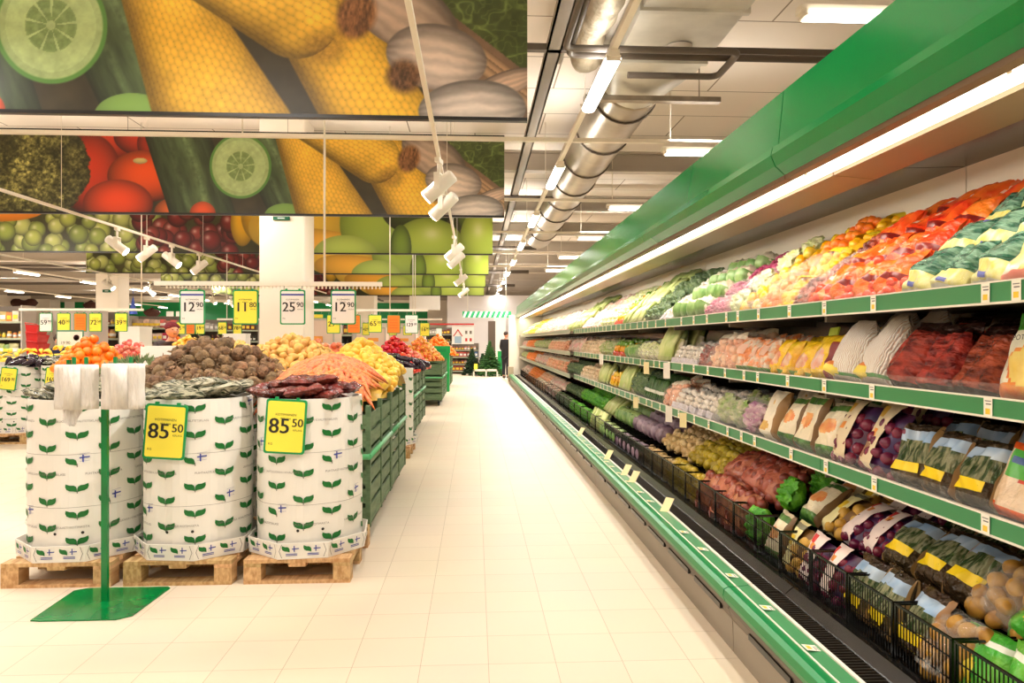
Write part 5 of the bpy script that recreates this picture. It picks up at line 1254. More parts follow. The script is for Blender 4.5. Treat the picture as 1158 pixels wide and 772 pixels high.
        for k in range(3):
            mb = MB(); c_ = (-.04+.04*k, -.02-.01*(k == 1), .05+.055*k)
            mb.lathe([(.001, -.035), (.016, -.044), (.03, -.03), (.036, .0), (.034, .025), (.02, .036), (.006, .03), (.001, .028)], 14, c_); mb.tube([(c_[0], c_[1], c_[2]+.028), (c_[0]+.006, c_[1], c_[2]+.055)], .005, 6)
            P.append(('pepper', mb, [M_('%s_%d' % (['red_pepper', 'amber_pepper', 'green_pepper'][k] if kind == 'pepperbag' else 'yellow_pepper', k), cols[k], rough=.15, coat=.4)]))
        mb = MB(); pillow(mb, .17, .21, .13, 12, 14, seed=sd, amp=.016); P.append(('film_wrap', mb, [FILM]))
    elif kind == 'wrapcarton':
        w_, h_, t_ = .2, .22, .1
        body(w_, h_, t_, [M_('pale_wrapped_goods', (244, 232, 216), rough=.25, c2=(228, 176, 156), nscale=18, bump=.7, rnd=.1)], amp=.015)
        mb = MB(); pillow(mb, w_, h_, t_, 6, 5, seed=sd, off=.004, back=False, ur=(-.5, .5), vr=(.3, .6), amp=.015); P.append(('label', mb, [M_('pink_label', (226, 170, 160), rough=.4)]))
    return P
PRO = {}
def proto(kind, sd, far):
    k = (kind, sd, far)
    if k in PRO: return PRO[k]
    parts = parts_for(kind, sd)
    nm = NAMES[kind][0]
    if far:
        mb = MB(); mats = []
        for (pn, m, ms) in parts:
            if pn == 'film_wrap': continue
            b = len(mats); mats += ms; n = len(mb.v); mb.v += m.v; mb.f += [tuple(i+n for i in f) for f in m.f]; mb.m += [x+b for x in m.m]; mb.sm += m.sm
        PRO[k] = Proto(mb.build(nm, mats))
    else:
        t = empty(nm)
        for (pn, m, ms) in parts: m.build(pn, ms, t)
        PRO[k] = Proto(t)
    return PRO[k]
NAMES = {  # object name, words for the label, category, pitch
 'redfilm': ('beetroot_bag', 'crumpled dark red film bag', 'bag of vegetables', .2), 'whitenet': ('onion_net', 'white net bag with a small yellow label', 'net bag', .2),
 'brownpotato': ('potato_bag', 'dark brown potato bag with sky print and yellow label', 'bag of potatoes', .19), 'potatofilm': ('potato_bag', 'clear film bag full of yellow potatoes', 'bag of potatoes', .24),
 'greenfilm': ('green_vegetable_bag', 'bright green printed bag', 'bag of vegetables', .2), 'whitepotato': ('potato_bag', 'white bag with green header and potato picture', 'bag of potatoes', .22),
 'clearorange': ('vegetable_bag', 'clear bag with orange base and green and blue header', 'bag of vegetables', .23), 'redonion': ('onion_bag', 'cream paper bag showing red onions at its side', 'bag of onions', .19),
 'pinkonion': ('onion_bag', 'pinkish white paper bag with red mark and red onions', 'bag of onions', .2), 'paperpotato': ('potato_bag', 'pale yellow paper bag showing potatoes', 'bag of potatoes', .22),
 'redpotato': ('red_potato_bag', 'film bag of red-skinned potatoes', 'bag of potatoes', .27), 'tomatobag': ('tomato_bag', 'bag of red tomatoes with printed header', 'bag of tomatoes', .18),
 'yellowfruit': ('lemon_bag', 'bag of round yellow fruit', 'bag of fruit', .17), 'radish': ('radish_bag', 'clear bag of pink radishes', 'bag of radishes', .17), 'cherrydark': ('dark_tomato_bag', 'bag of dark red cherry tomatoes', 'bag of tomatoes', .18),
 'orangefruit': ('orange_bag', 'bag of orange fruit', 'bag of fruit', .18), 'yellowroot': ('squash_pile', 'pile of yellow-green squash', 'squash', .2), 'parsnip': ('parsnip_pile', 'pile of pale knobbly roots', 'root vegetables', .2),
 'walnut': ('root_bag', 'bag of small beige roots', 'bag of vegetables', .2), 'peach': ('peach_bag', 'bag of peach coloured fruit', 'bag of fruit', .19), 'greenstripe': ('leek_bag', 'glossy dark green highlight-streaked film bag with pale stems', 'bag of leeks', .19),
 'leekbag': ('leek_bag', 'pale film bag of leeks with white stems', 'bag of leeks', .19), 'whiteorange': ('vegetable_bag', 'glossy white bag with yellow window', 'bag of vegetables', .22), 'redbag': ('tomato_bag', 'red and orange printed tomato bag', 'bag of tomatoes', .17),
 'mushroom': ('mushroom_tray', 'film-wrapped tray of white mushrooms', 'tray of mushrooms', .185), 'carrotpack': ('carrot_pack', 'clear pack of sliced orange carrots', 'pack of carrots', .17), 'yellowpack': ('lemon_pack', 'yellow printed bag with yellow fruit showing', 'bag of fruit', .17),
 'redyellowpack': ('apple_pack', 'yellow bag with dark red side and lime tag', 'bag of fruit', .17), 'mixedprint': ('vegetable_bag', 'cream printed bag with orange vegetable picture', 'bag of vegetables', .19), 'whitetall': ('potato_bag', 'tall white paper bag with brown side and potato print', 'bag of potatoes', .21),
 'salad': ('salad_bag', 'clear bag of mixed green salad', 'bag of salad', .18), 'purplesalad': ('salad_bag', 'clear bag of purple and white salad', 'bag of salad', .18), 'lettuce': ('lettuce', 'bright green leafy lettuce', 'lettuce', .17), 'darkgreen': ('leafy_green', 'dark green leafy head', 'leafy vegetable', .17),
 'palegreen': ('lettuce_bag', 'bagged pale green lettuce', 'lettuce', .18), 'cabbage': ('cabbage', 'round pale green cabbage', 'cabbage', .19), 'silvercabbage': ('wrapped_cabbage', 'film-wrapped silvery purple cabbage', 'cabbage', .19), 'cauliflower': ('cauliflower', 'round white cauliflower', 'cauliflower', .19),
 'cucumber': ('cucumber_pair', 'banded pair of dark green cucumbers', 'cucumbers', .12), 'pepperbag': ('pepper_bag', 'clear bag of red, amber and green peppers', 'bag of peppers', .17), 'yellowpepper': ('pepper_bag', 'clear bag of yellow peppers', 'bag of peppers', .17), 'wrapcarton': ('wrapped_pack', 'pale pink film-wrapped pack', 'pack', .2)}
SHELF = {
 'top shelf': (1.62, [(0, 1115, 'whiteorange'), (1115, 1000, 'greenstripe'), (1000, 905, 'redbag'), (905, 888, 'cherrydark'), (888, 868, 'yellowfruit'), (868, 852, 'orangefruit'), (852, 828, 'yellowpepper'), (828, 815, 'palegreen'), (815, 790, 'radish'), (790, 758, 'cauliflower'), (758, 742, 'mushroom'),
     (742, 722, 'darkgreen'), (722, 700, 'leekbag'), (700, 690, 'pepperbag'), (690, 675, 'palegreen'), (675, 655, 'wrapcarton'), (655, 640, 'leekbag'), (640, 622, 'wrapcarton'), (622, 606, 'walnut'), (606, 598, 'yellowfruit'), (598, 578, 'palegreen')]),
 'second shelf': (1.62, [(0, 1112, 'whitepotato'), (1112, 992, 'redfilm'), (992, 930, 'whitenet'), (930, 905, 'redyellowpack'), (905, 862, 'yellowpack'), (862, 825, 'carrotpack'), (825, 800, 'peach'), (800, 785, 'cherrydark'), (785, 757, 'mushroom'), (757, 742, 'leekbag'), (742, 718, 'palegreen'), (718, 706, 'cabbage'),
     (706, 690, 'pepperbag'), (690, 676, 'salad'), (676, 655, 'walnut'), (655, 641, 'wrapcarton'), (641, 622, 'peach'), (622, 606, 'salad'), (606, 597, 'orangefruit'), (597, 578, 'wrapcarton')]),
 'third shelf': (1.62, [(0, 1108, 'clearorange'), (1108, 996, 'brownpotato'), (996, 935, 'redonion'), (935, 872, 'mixedprint'), (872, 850, 'whitetall'), (850, 832, 'purplesalad'), (832, 805, 'salad'), (805, 760, 'mushroom'), (760, 746, 'peach'), (746, 725, 'cucumber'), (725, 712, 'darkgreen'),
     (712, 698, 'leekbag'), (698, 686, 'yellowpepper'), (686, 674, 'leekbag'), (674, 655, 'walnut'), (655, 640, 'darkgreen'), (640, 620, 'peach'), (620, 606, 'wrapcarton'), (606, 597, 'orangefruit'), (597, 578, 'salad')]),
 'basket row': (1.54, [(0, 1075, 'greenfilm'), (1075, 1050, 'potatofilm'), (1050, 950, 'brownpotato'), (950, 905, 'pinkonion'), (905, 885, 'paperpotato'), (885, 862, 'mixedprint'), (862, 842, 'lettuce'), (842, 790, 'redpotato'), (790, 755, 'yellowroot'), (755, 728, 'parsnip'), (728, 700, 'silvercabbage'),
     (700, 682, 'cabbage'), (682, 668, 'leekbag'), (668, 646, 'lettuce'), (646, 630, 'darkgreen'), (630, 616, 'wrapcarton'), (616, 606, 'peach'), (606, 596, 'orangefruit'), (596, 578, 'wrapcarton')])}
CFG = {'top shelf': dict(z=1.592, rows=[(0, 0), (.15, .12), (.31, .235), (.46, .33)], lean=.62), 'second shelf': dict(z=1.24, rows=[(0, 0), (.17, .03)], lean=.3),
       'third shelf': dict(z=.872, rows=[(0, 0), (.17, .03)], lean=.3), 'basket row': dict(z=.30, rows=[(0, 0), (.13, .18), (.31, .23)], lean=.7)}
rr = random.Random(11); seen = {}
for sh, (X, facs) in SHELF.items():
    cf = CFG[sh]
    names = [f[2] for f in facs]
    for fi, (pa, pb, kind) in enumerate(facs):
        ya = 1.25 if pa == 0 else Yat(pa, X); yb = Yat(pb, X)
        if yb > 23.9: yb = 23.85
        nm, words, cat, pitch = NAMES[kind]
        far = ya > 6.3
        if far and kind in ('cucumber', 'darkgreen', 'lettuce', 'salad', 'palegreen'): pitch = .15
        if ya > 11: pitch *= 1.12
        n = max(1, round((yb-ya)/pitch)); st = (yb-ya)/n
        if names.count(kind) > 1:
            prev = NAMES[names[fi-1]][1] if fi else None; nxt = NAMES[names[fi+1]][1] if fi+1 < len(names) else 'end panel'
            where = ', before the ' + ' '.join(NAMES[names[fi+1]][1].split()[:3]) if fi+1 < len(names) else ', last'
        else: where = ''
        rows = cf['rows']
        if ya > 11: rows = rows[:2] if sh != 'top shelf' else rows[:3]
        for ri, (dx, dz) in enumerate(rows):
            for i in range(n):
                y = ya+st*(i+.5)+rr.uniform(-.012, .012); sd = rr.randint(0, 2)
                lean = cf['lean']
                if sh == 'basket row' and ri == 0: lean = .25
                if kind in ('cabbage', 'cauliflower', 'silvercabbage', 'lettuce'): lean *= .6
                s = st/pitch if .7 < st/pitch < 1.15 else 1.
                x = X+.07+dx+(-.06 if ya > 11.4 else 0); z = cf['z']+dz
                if ri == 0 and sh == 'basket row': x = 1.575
                if kind == 'brownpotato' and sh == 'basket row' and ri == 1: z += .01
                frontmost = ri == 0
                rword = {0: '', 1: 'behind the front ones', 2: 'high in the pile', 3: 'at the very back'}[ri]
                short = words if len(words.split()) <= 8 else ' '.join(words.split()[:8])
                if frontmost and not far: lab = '%s, %s in the %s%s' % (short, ORD[i] + ' from the near end', sh, ''); grp = None
                elif not far: lab = '%s %s, %s, %s' % (' '.join(words.split()[:4]), {1: 'in the second line', 2: 'high in the pile', 3: 'at the back'}[ri], ORD[i] + ' from near end', sh); grp = None
                else: lab = '%s, %s' % (' '.join(words.split()[:5]), ('front line of ' + sh) if frontmost else ['', 'second line of ', 'third line of ', 'back line of '][ri] + sh)
                lab = lab + (' far down' if far and ya < 11.4 else ' at far end' if far else '')
                if where and (far or ri == 0): lab += where
                lab = ' '.join(lab.split()[:16])
                if far: grp = '%s, %s, stretch %d, row %d' % (words, sh, fi+1, ri+1)
                hs = rr.uniform(.94, 1.06)
                proto(kind, sd if not far else sd % 2, far or ri > 1).put((x, y, z), (-lean*rr.uniform(.85, 1.15), rr.uniform(-.07, .07), -pi/2+rr.uniform(-.16, .16)), lab, cat, grp, (s, s, s*hs))

# ---------------------------------------------------------------- wire baskets
def make_basket(wd, fine):
    t = empty('wire_basket'); mb = MB(); r = .0016
    n = int(wd/(.017 if fine else .05))
    for i in range(1, n):
        y = wd*i/n; mb.box((-r, y-r, .0), (r, y+r, .2))
    for z in (.07, .14): mb.box((-r*1.4, .004, z-r), (r*1.4, wd-.004, z+r))
    mb.build('front_grid', CK, t)
    fr = MB()
    fr.box((-.004, .003, .196), (.004, wd-.003, .204)).box((-.004, .003, 0), (.004, wd-.003, .008)).box((-.004, .003, 0), (.004, .011, .2)).box((-.004, wd-.011, 0), (.004, wd-.003, .2))
    for y in (.006, wd-.008): fr.box((0, y-.002, .196), (.6, y+.002, .204)); fr.box((0, y-.002, 0), (.6, y+.002, .006))
    fr.build('frame', CK, t)
    sd = MB()
    for y in (.006,):
        for k in range(1, 14): sd.box((k*.045-r, y-r, 0), (k*.045+r, y+r, .2))
    sd.build('divider_grid', CK, t)
    return t
BN = Proto(make_basket(.31, True)); BF = Proto(make_basket(.62, False))
y = 1.2; i = 0
while y < 8: BN.put((1.5, y, .295), (0, 0, 0), 'black wire basket front, %s from the near end of the low row' % ORD[i], 'wire basket'); y += .315; i += 1
j = 0
while y < 23.2: BF.put((1.5, y, .295), (0, 0, 0), 'black wire basket front in the distant low row, %s of those' % ORD[j], 'wire basket'); y += .63; j += 1
# ---------------------------------------------------------------- price tags on the rails
TW = mat('tag_white', (250, 244, 228), .5); TY = mat('tag_yellow', (244, 206, 60), .5)
tm = MB().box((-.0015, -.018, -.03), (0, .018, .03)).box((-.002, -.010, -.022), (-.0014, .010, -.004), mi=1).box((-.002, -.014, .008), (-.0014, .008, .012), mi=2).box((-.002, -.014, .018), (-.0014, .012, .021), mi=2)
TG = Proto(tm.build('price_tag', [TW, TY, PRT]))
tg = {'top': (1.5835, [1150.8, 1115.8, 988.6, 933, 893.5, 858.5, 835, 822, 800, 785, 771, 753, 742]), 'second': (1.2275, [1118.7, 987, 933, 891.5, 857.5, 842, 820.6, 801, 785, 772, 757]), 'third': (.86, [1115.7, 989.7, 934.9, 895.4, 854, 839, 823.5, 802, 785.6, 768])}
for nm, (z, pxs) in tg.items():
    ys = [Yat(p, 1.6) for p in pxs]
    for i, y in enumerate(ys): TG.put((1.5965, y, z), (0, 0, 0), 'small white and yellow price tag on the %s shelf rail, %s from the near end' % (nm, ORD[i]), 'price tag')
    y = ys[-1]+.3
    while y < 11.3: TG.put((1.5965, y, z), (0, 0, 0), 'tiny price tag in the dense far stretch of the %s shelf rail' % nm, 'price tag', 'far price tags of the %s rail' % nm); y += rr.uniform(.16, .34)
for i, y in enumerate([1.9, 2.2, 2.53, 2.92, 3.33, 3.76, 4.1, 4.9, 5.2]):
    TG.put((1.232, y, .3095), (0, R(96.8), 0), 'price tag lying on the low green front rail, %s from the near end' % ORD[i], 'price tag', scale=(1, 1.35, .95))
y = 5.6
while y < 14: TG.put((1.232, y, .3085), (0, R(96.8), 0), 'tiny price tag in the distant stretch of the low front rail', 'price tag', 'far price tags of the low rail'); y += rr.uniform(.2, .4)
tc = MB().box((-.002, -.03, -.055), (0, .03, .055))
TC = Proto(tc.build('shelf_talker', mat('talker_cream', (232, 214, 160), .5)))
TC2 = Proto(MB().box((-.002, -.032, -.065), (0, .032, .065)).build('shelf_talker', mat('talker_white', (226, 216, 200), .5)))
for i, (p, px, py, X) in enumerate([(TC2, 754, 421, 1.57), (TC, 731, 418, 1.57), (TC2, 756.5, 470, 1.57), (TC, 772.6, 477, 1.57), (TC, 719, 457, 1.57), (TC2, 680, 408, 1.57)]):
    Y = Yat(px, X); z = Zat(py, X, Y)
    MBs = p.put((X, Y, z), (0, 0, R(40)), '%s card hanging below the shelf rail, %s from the near end' % ('cream' if p is TC else 'whitish', ['third', 'fifth', 'second', 'first', 'fourth, low', 'farthest'][i] if False else ['upper near', 'upper middle', 'lower near', 'lowest near', 'lower middle', 'farthest'][i]), 'shelf card')
for i, (px, py) in enumerate([(754, 580), (717, 549), (708, 541), (688, 523), (657, 496)]):
    X = 1.27; Y = Yat(px, X)
    TC.put((X, Y, .34), (0, R(40), R(38)), 'cream card tilted up on the low front rail, %s from the near end' % ORD[i], 'shelf card', scale=1.1)
# ---------------------------------------------------------------- people
def skin(name, joints, edges, m, parent, sub=2):
    """joints: list of (co, radius) ; one continuous surface"""
    me = bpy.data.meshes.new(name); me.from_pydata([j[0] for j in joints], edges, [])
    o = bpy.data.objects.new(name, me); COL.objects.link(o)
    md = o.modifiers.new('s', 'SKIN'); md.use_smooth_shade = True
    for i, j in enumerate(joints):
        r = j[1] if isinstance(j[1], tuple) else (j[1], j[1]); me.skin_vertices[0].data[i].radius = r
    me.skin_vertices[0].data[0].use_root = True
    o.modifiers.new('u', 'SUBSURF').levels = sub
    dg = bpy.context.evaluated_depsgraph_get(); dg.update()
    m2 = bpy.data.meshes.new_from_object(o.evaluated_get(dg)); bpy.data.objects.remove(o)
    m2.materials.clear(); m2.materials.append(m)
    for p in m2.polygons: p.use_smooth = True; p.material_index = 0
    q = bpy.data.objects.new(name, m2); COL.objects.link(q); q.parent = parent; return q
SKINM = mat('skin_tone', (222, 160, 128), .5)
def person(loc, rz, coat, trouser, lab, hat=None, hair=(60, 40, 30), lean=0., arm=0.):
    t = empty('person', loc, (0, 0, rz)); tag(t, lab, 'person')
    Lx = lean
    J = [((0, 0, .95), (.15, .11)), ((0, -Lx*.3, 1.15), (.14, .10)), ((0, -Lx*.7, 1.36), (.17, .11)), ((0, -Lx, 1.48), (.07, .06)), ((0, -Lx-.02, 1.57), (.055, .06)),
         ((.17, -Lx*.85, 1.42), .06), ((.23, -Lx-.02, 1.16), .045), ((.22, -.2-Lx-arm, 1.02), .036), ((.2, -.27-Lx-arm, 1.0), .03),
         ((-.17, -Lx*.85, 1.42), .06), ((-.23, -Lx-.02, 1.16), .045), ((-.22, -.2-Lx-arm, 1.02), .036), ((-.2, -.27-Lx-arm, 1.0), .03),
         ((.09, 0, .86), .09), ((.1, -.02, .48), .06), ((.1, .0, .09), .042), ((.1, -.13, .04), .035),
         ((-.09, 0, .86), .09), ((-.1, .03, .48), .06), ((-.1, .05, .09), .042), ((-.1, -.08, .04), .035)]
    E = [(0, 1), (1, 2), (2, 3), (3, 4), (2, 5), (5, 6), (6, 7), (7, 8), (2, 9), (9, 10), (10, 11), (11, 12), (0, 13), (13, 14), (14, 15), (15, 16), (0, 17), (17, 18), (18, 19), (19, 20)]
    b = skin('body', J, E, SKINM, t)
    hd = MB(); hd.ball((0, -Lx-.03, 1.66), (.078, .095, .118), 18, 14); hd.ball((0, -Lx-.128, 1.65), (.014, .02, .022), 8, 6)
    for s in (-1, 1): hd.ball((s*.078, -Lx-.025, 1.655), (.012, .02, .03), 8, 6)
    hd.build('head', SKINM, t)
    f = MB()
    for s in (-1, 1): f.ball((s*.03, -Lx-.118, 1.675), (.012, .006, .007), 8, 6)
    f.box((-.022, -Lx-.124, 1.602), (.022, -Lx-.118, 1.607)); f.build('face_features', mat('dark_features', (60, 30, 26), .5), t)
    # hands with five fingers
    for s in (-1, 1):
        h = MB(); bx, by, bz = s*.2, -.29-Lx-arm, .99
        h.ball((bx, by, bz), (.038, .045, .018), 10, 7)
        for k in range(4): x = bx+(-.027+.018*k); L_ = (.055, .068, .072, .06)[k]; h.tube([(x, by-.03, bz), (x, by-.03-L_*.6, bz-.006), (x, by-.03-L_, bz-.025)], [.009, .008, .006], 6)
        h.tube([(bx-s*.032, by+.01, bz), (bx-s*.055, by-.015, bz-.004), (bx-s*.058, by-.045, bz-.012)], [.011, .009, .007], 6); h.build('hand', SKINM, t)
    C2 = [(J[0][0], (.19, .15)), (J[1][0], (.175, .135)), (J[2][0], (.205, .14)), (J[3][0], (.085, .08))] + [(J[k][0], r) for k, r in ((5, .085), (6, .065), (7, .055), (9, .085), (10, .065), (11, .055))] + [((0, 0, .72), (.2, .16))]
    skin('coat', C2, [(0, 1), (1, 2), (2, 3), (2, 4), (4, 5), (5, 6), (2, 7), (7, 8), (8, 9), (0, 10)], coat, t)
    T2 = [((0, 0, .9), (.16, .12)), ((.09, 0, .8), .1), ((.1, -.02, .48), .075), ((.1, 0, .1), .062), ((-.09, 0, .8), .1), ((-.1, .03, .48), .075), ((-.1, .05, .1), .062)]
    skin('trousers', T2, [(0, 1), (1, 2), (2, 3), (0, 4), (4, 5), (5, 6)], trouser, t)
    for s in (-1, 1): MB().ball((s*.1, -.06+(.05 if s < 0 else 0), .045), (.045, .12, .045), 12, 8).build('shoe', BLACK, t)
    if hat: MB().ball((0, -Lx-.005, 1.725), (.092, .108, .085), 18, 12, amp=.06).lathe([(.09, 0), (.1, .012), (.096, .045), (.085, .05)], 20, (0, -Lx-.01, 1.695)).build('hat', hat, t)
    else: MB().ball((0, -Lx-.008, 1.70), (.086, .1, .09), 18, 12, amp=.08).build('hair', mat('brown_hair', hair, .7), t)
    return t
DK = mat('dark_brown_coat', (48, 32, 34), .8, var=.3); JB = mat('dark_trousers', (34, 32, 40), .8)
Y = 12.2; PP = person((Xat(191, Y), Y, -.06), .75, DK, JB, 'person in a dark brown coat and maroon knitted hat looking down behind the produce', mat('maroon_knit', (112, 22, 34), .85, bump=.6, bscale=60), lean=.1); PP.scale = (1.22, 1.22, 1.0)
Y = 14.0; person((Xat(54, Y), Y, -.22), 1.3, mat('navy_coat', (38, 44, 84), .8), JB, 'person in a navy coat stooping beside the red baskets at the far left', lean=.25)
Y = 27; person((Xat(573.5, Y)-.05, Y, 0), 2.6, mat('black_coat', (24, 22, 24), .8), JB, 'person in a black coat just beyond the far end of the refrigerated case')

# ---------------------------------------------------------------- shelving in the background
GON = mat('gondola_grey', (176, 168, 156), .5); GBK = mat('gondola_back', (120, 108, 96), .7)
def pmesh(kind, col, k):
    m = mat('goods_%d_%d_%d' % col, col, .4, rnd=.25, c2=tuple(int(c*.6+90*.4) for c in col), nscale=9); mb = MB()
    if kind == 'carton': mb.box((-.06, -.05, 0), (.06, .05, .2)).box((-.045, -.052, .05), (.045, -.05, .13), mi=1)
    elif kind == 'jar': mb.lathe([(.001, 0), (.045, 0), (.048, .02), (.048, .11), (.036, .13), (.036, .15), (.001, .15)], 12); mb.lathe([(.0485, .04), (.0485, .09)], 12, mi=1)
    elif kind == 'bottle': mb.lathe([(.001, 0), (.04, 0), (.042, .02), (.042, .15), (.015, .2), (.015, .25), (.001, .25)], 12); mb.lathe([(.0425, .05), (.0425, .12)], 12, mi=1)
    else: pillow(mb, .15, .2, .07, 6, 7, seed=k, amp=.012, matfn=lambda u, v, s: 1 if .3 < v < .6 and s < 0 else 0)
    return mb.mesh(kind, [m, CARD if k % 2 else TY])
PMC = {}
def gondola(x0, x1, Y, zt, levels, goods, lab, gname, rot=0., back=GBK, zb=.1):
    t = empty('store_shelf', (x0, Y, 0), (0, 0, rot)); W = x1-x0; tag(t, lab, 'shelving')
    MB().box((0, .42, 0), (W, .46, zt)).build('back_panel', back, t)
    MB().box((-.03, -.02, 0), (0, .46, zt)).build('upright', GON, t); MB().box((W, -.02, 0), (W+.03, .46, zt)).build('upright', GON, t)
    for i in range(levels):
        z = zb + (zt-zb-.02)*i/levels
        s = MB().box((0, 0, z), (W, .42, z+.025)).build('shelf', GON, t)
        MB().box((0, -.012, z-.01), (W, 0, z+.035)).build('price_rail', FRAIL, s)
        if z < .55 and Y > 9 and zt < 2.2 and Y < 30: continue
        kind, cols, pitch = goods[i % len(goods)]
        n = int(W/pitch); rr2 = random.Random(i*7+int(Y*10)+levels)
        for k in range(n):
            col = cols[(k*len(cols))//max(n, 1)] if rr2.random() < .8 else cols[rr2.randint(0, len(cols)-1)]
            key = (kind, col)
            if key not in PMC: PMC[key] = pmesh(kind, col, len(PMC))
            o = bpy.data.objects.new({'carton': 'carton', 'jar': 'jar', 'bottle': 'bottle', 'pouch': 'snack_bag'}[kind], PMC[key]); COL.objects.link(o)
            xx = pitch*(k+.5); v = Matrix.Rotation(rot, 3, 'Z') @ Vector((xx, .1, 0)); o.location = (x0+v.x, Y+v.y, z+.026)
            o.rotation_euler = (0, 0, rot+rr2.uniform(-.1, .1)); q = rr2.uniform(.9, 1.15)*min(1.2, pitch/.13); o.scale = (q, q, min(q, (zt-zb)/levels/.27))
            tag(o, '%s pack from the left on level %s of %s' % (ORD[k], ['one', 'two', 'three', 'four', 'five', 'six'][i], gname), {'carton': 'carton', 'jar': 'jar', 'bottle': 'bottle', 'pouch': 'snack bag'}[kind], 'goods on %s, %s level' % (gname, ORD[i]))
    return t
A_ = [('pouch', [(196, 200, 90), (226, 210, 150), (150, 180, 70)], .14), ('jar', [(226, 130, 50), (206, 190, 60), (240, 160, 60)], .11), ('carton', [(236, 224, 200), (200, 180, 110), (230, 150, 60)], .13)]
B_ = [('pouch', [(200, 120, 60), (150, 60, 40), (226, 170, 90)], .14), ('jar', [(216, 110, 50), (160, 60, 40), (220, 170, 110)], .11)]
C_ = [('carton', [(226, 130, 70), (236, 206, 190), (214, 60, 50)], .13), ('pouch', [(236, 200, 180), (216, 110, 90)], .14)]
D_ = [('bottle', [(60, 34, 30), (110, 40, 30), (30, 44, 30)], .1), ('carton', [(200, 190, 180), (120, 50, 40)], .13)]
R_ = [('carton', [(170, 46, 44), (196, 80, 60), (90, 110, 160)], .16), ('jar', [(150, 40, 36), (200, 120, 90)], .13)]
def gx(p0, p1, Y, py, lab, gname, goods, lv, **k): return gondola(Xat(p0, Y), Xat(p1, Y), Y, Zat(py, Xat((p0+p1)/2, Y), Y), lv, goods, lab, gname, **k)
gx(-40, 24, 15.0, 347, 'shelving with green and yellow packs at the left picture edge', 'the shelf at the left picture edge', A_, 6)
gx(102, 134, 18.0, 354, 'shelving with jars behind the small yellow signs at the left', 'the jar shelf behind yellow signs', B_, 6)
gx(148, 204, 19.0, 359, 'shelving with red and orange packs behind the hatted person', 'the shelf behind the hatted person', C_, 6)
gx(205, 292, 21.0, 363, 'dark shelving with bottles left of the wide pillar', 'the shelf left of the wide pillar', D_, 6)
gx(374, 398, 16.0, 366, 'dark shelving behind the yellow 29 sign', 'the black shelf by the pillar', D_, 6, back=BLACK)
gx(478, 511, 31.0, 372, 'shelving with mixed goods left of the gingerbread display', 'the shelf left of the house display', D_+R_, 6)
gx(511, 541, 30.5, 390, 'shelving with red packs under the little house pictures', 'the shelf under the house pictures', R_, 4)
# house-picture board over the red shelf
Yh = 30.4; x0, x1 = Xat(511, Yh), Xat(536, Yh); z0, z1 = Zat(391, x0, Yh), Zat(370, x0, Yh)
t = empty('picture_board', ((x0+x1)/2, Yh, z0)); W = (x1-x0)/2; Hh = z1-z0; tag(t, 'white board with little red-roofed house and windows above the red shelf', 'display board')
MB().box((-W, 0, 0), (W, .04, Hh)).build('board', CARD, t)
m = MB().prism([(-W*.9, Hh*.42), (-W*.45, Hh*.82), (0, Hh*.42), (-W*.1, Hh*.42), (-W*.45, Hh*.72), (-W*.8, Hh*.42)], -.02, 0).box((-W*.75, -.012, Hh*.05), (-W*.15, 0, Hh*.42), mi=1)
for i in range(2):
    for j in range(2): m.box((W*(.2+.4*i), -.012, Hh*(.15+.4*j)), (W*(.4+.4*i), 0, Hh*(.32+.4*j)), mi=0 if j == 0 else 2)
m.build('house_picture', [mat('roof_red', (196, 50, 44), .5), mat('pale_blue_print', (160, 186, 206), .5), GBK], t)
tag(MB().box((x0-1.0, Yh-.1, z1+.02), (x1, Yh-.02, z1+.09)).build('shelf_banner', MATS['roof_red']), 'thin red banner strip over the far left shelves', 'banner strip')
# cabinets / cooler backs
TAN = mat('tan_panel', (222, 196, 176), .5); OB = mat('orange_strip', (232, 150, 60), .5)
def cab(p0, p1, Y, pt, lab, strips, m=TAN, D=.8):
    x0, x1 = Xat(p0, Y), Xat(p1, Y); zt = Zat(pt, (x0+x1)/2, Y); t = empty('display_cabinet', (x0, Y, 0)); W = x1-x0
    MB().box((0, 0, 0), (W, D, zt)).build('body', m, t); MB().box((-.01, -.012, zt-.04), (W+.01, 0, zt)).box((-.01, -.012, 0), (.03, 0, zt-.04)).box((W-.03, -.012, 0), (W+.01, 0, zt-.04)).build('frame', GREYBEAM, t)
    for (a, b, c, d) in strips:
        MB().box((Xat(a, Y)-x0, -.02, Zat(d, x0, Y)), (Xat(b, Y)-x0, -.001, Zat(c, x0, Y))).build('orange_label', OB, t)
    tag(t, lab, 'cabinet')
cab(58, 101, 16, 352, 'tall grey cabinet behind the 40 and orange signs', [], mat('pale_grey_cabinet', (190, 176, 166), .5))
cab(343, 378, 14.5, 362, 'tan cabinet with orange strip right of the wide pillar', [(345, 365, 382, 389)])
cab(399, 436, 22, 372, 'tan cabinet with orange strip behind the yellow fruit', [(416, 428, 384, 388)])
cab(437, 470, 23.5, 372, 'tan cabinet with orange strip behind the red apples', [(452, 462, 384.5, 388)])
cab(471, 480, 25, 374, 'narrow tan cabinet at the end of the cabinet row', [(472, 479, 385, 388)])
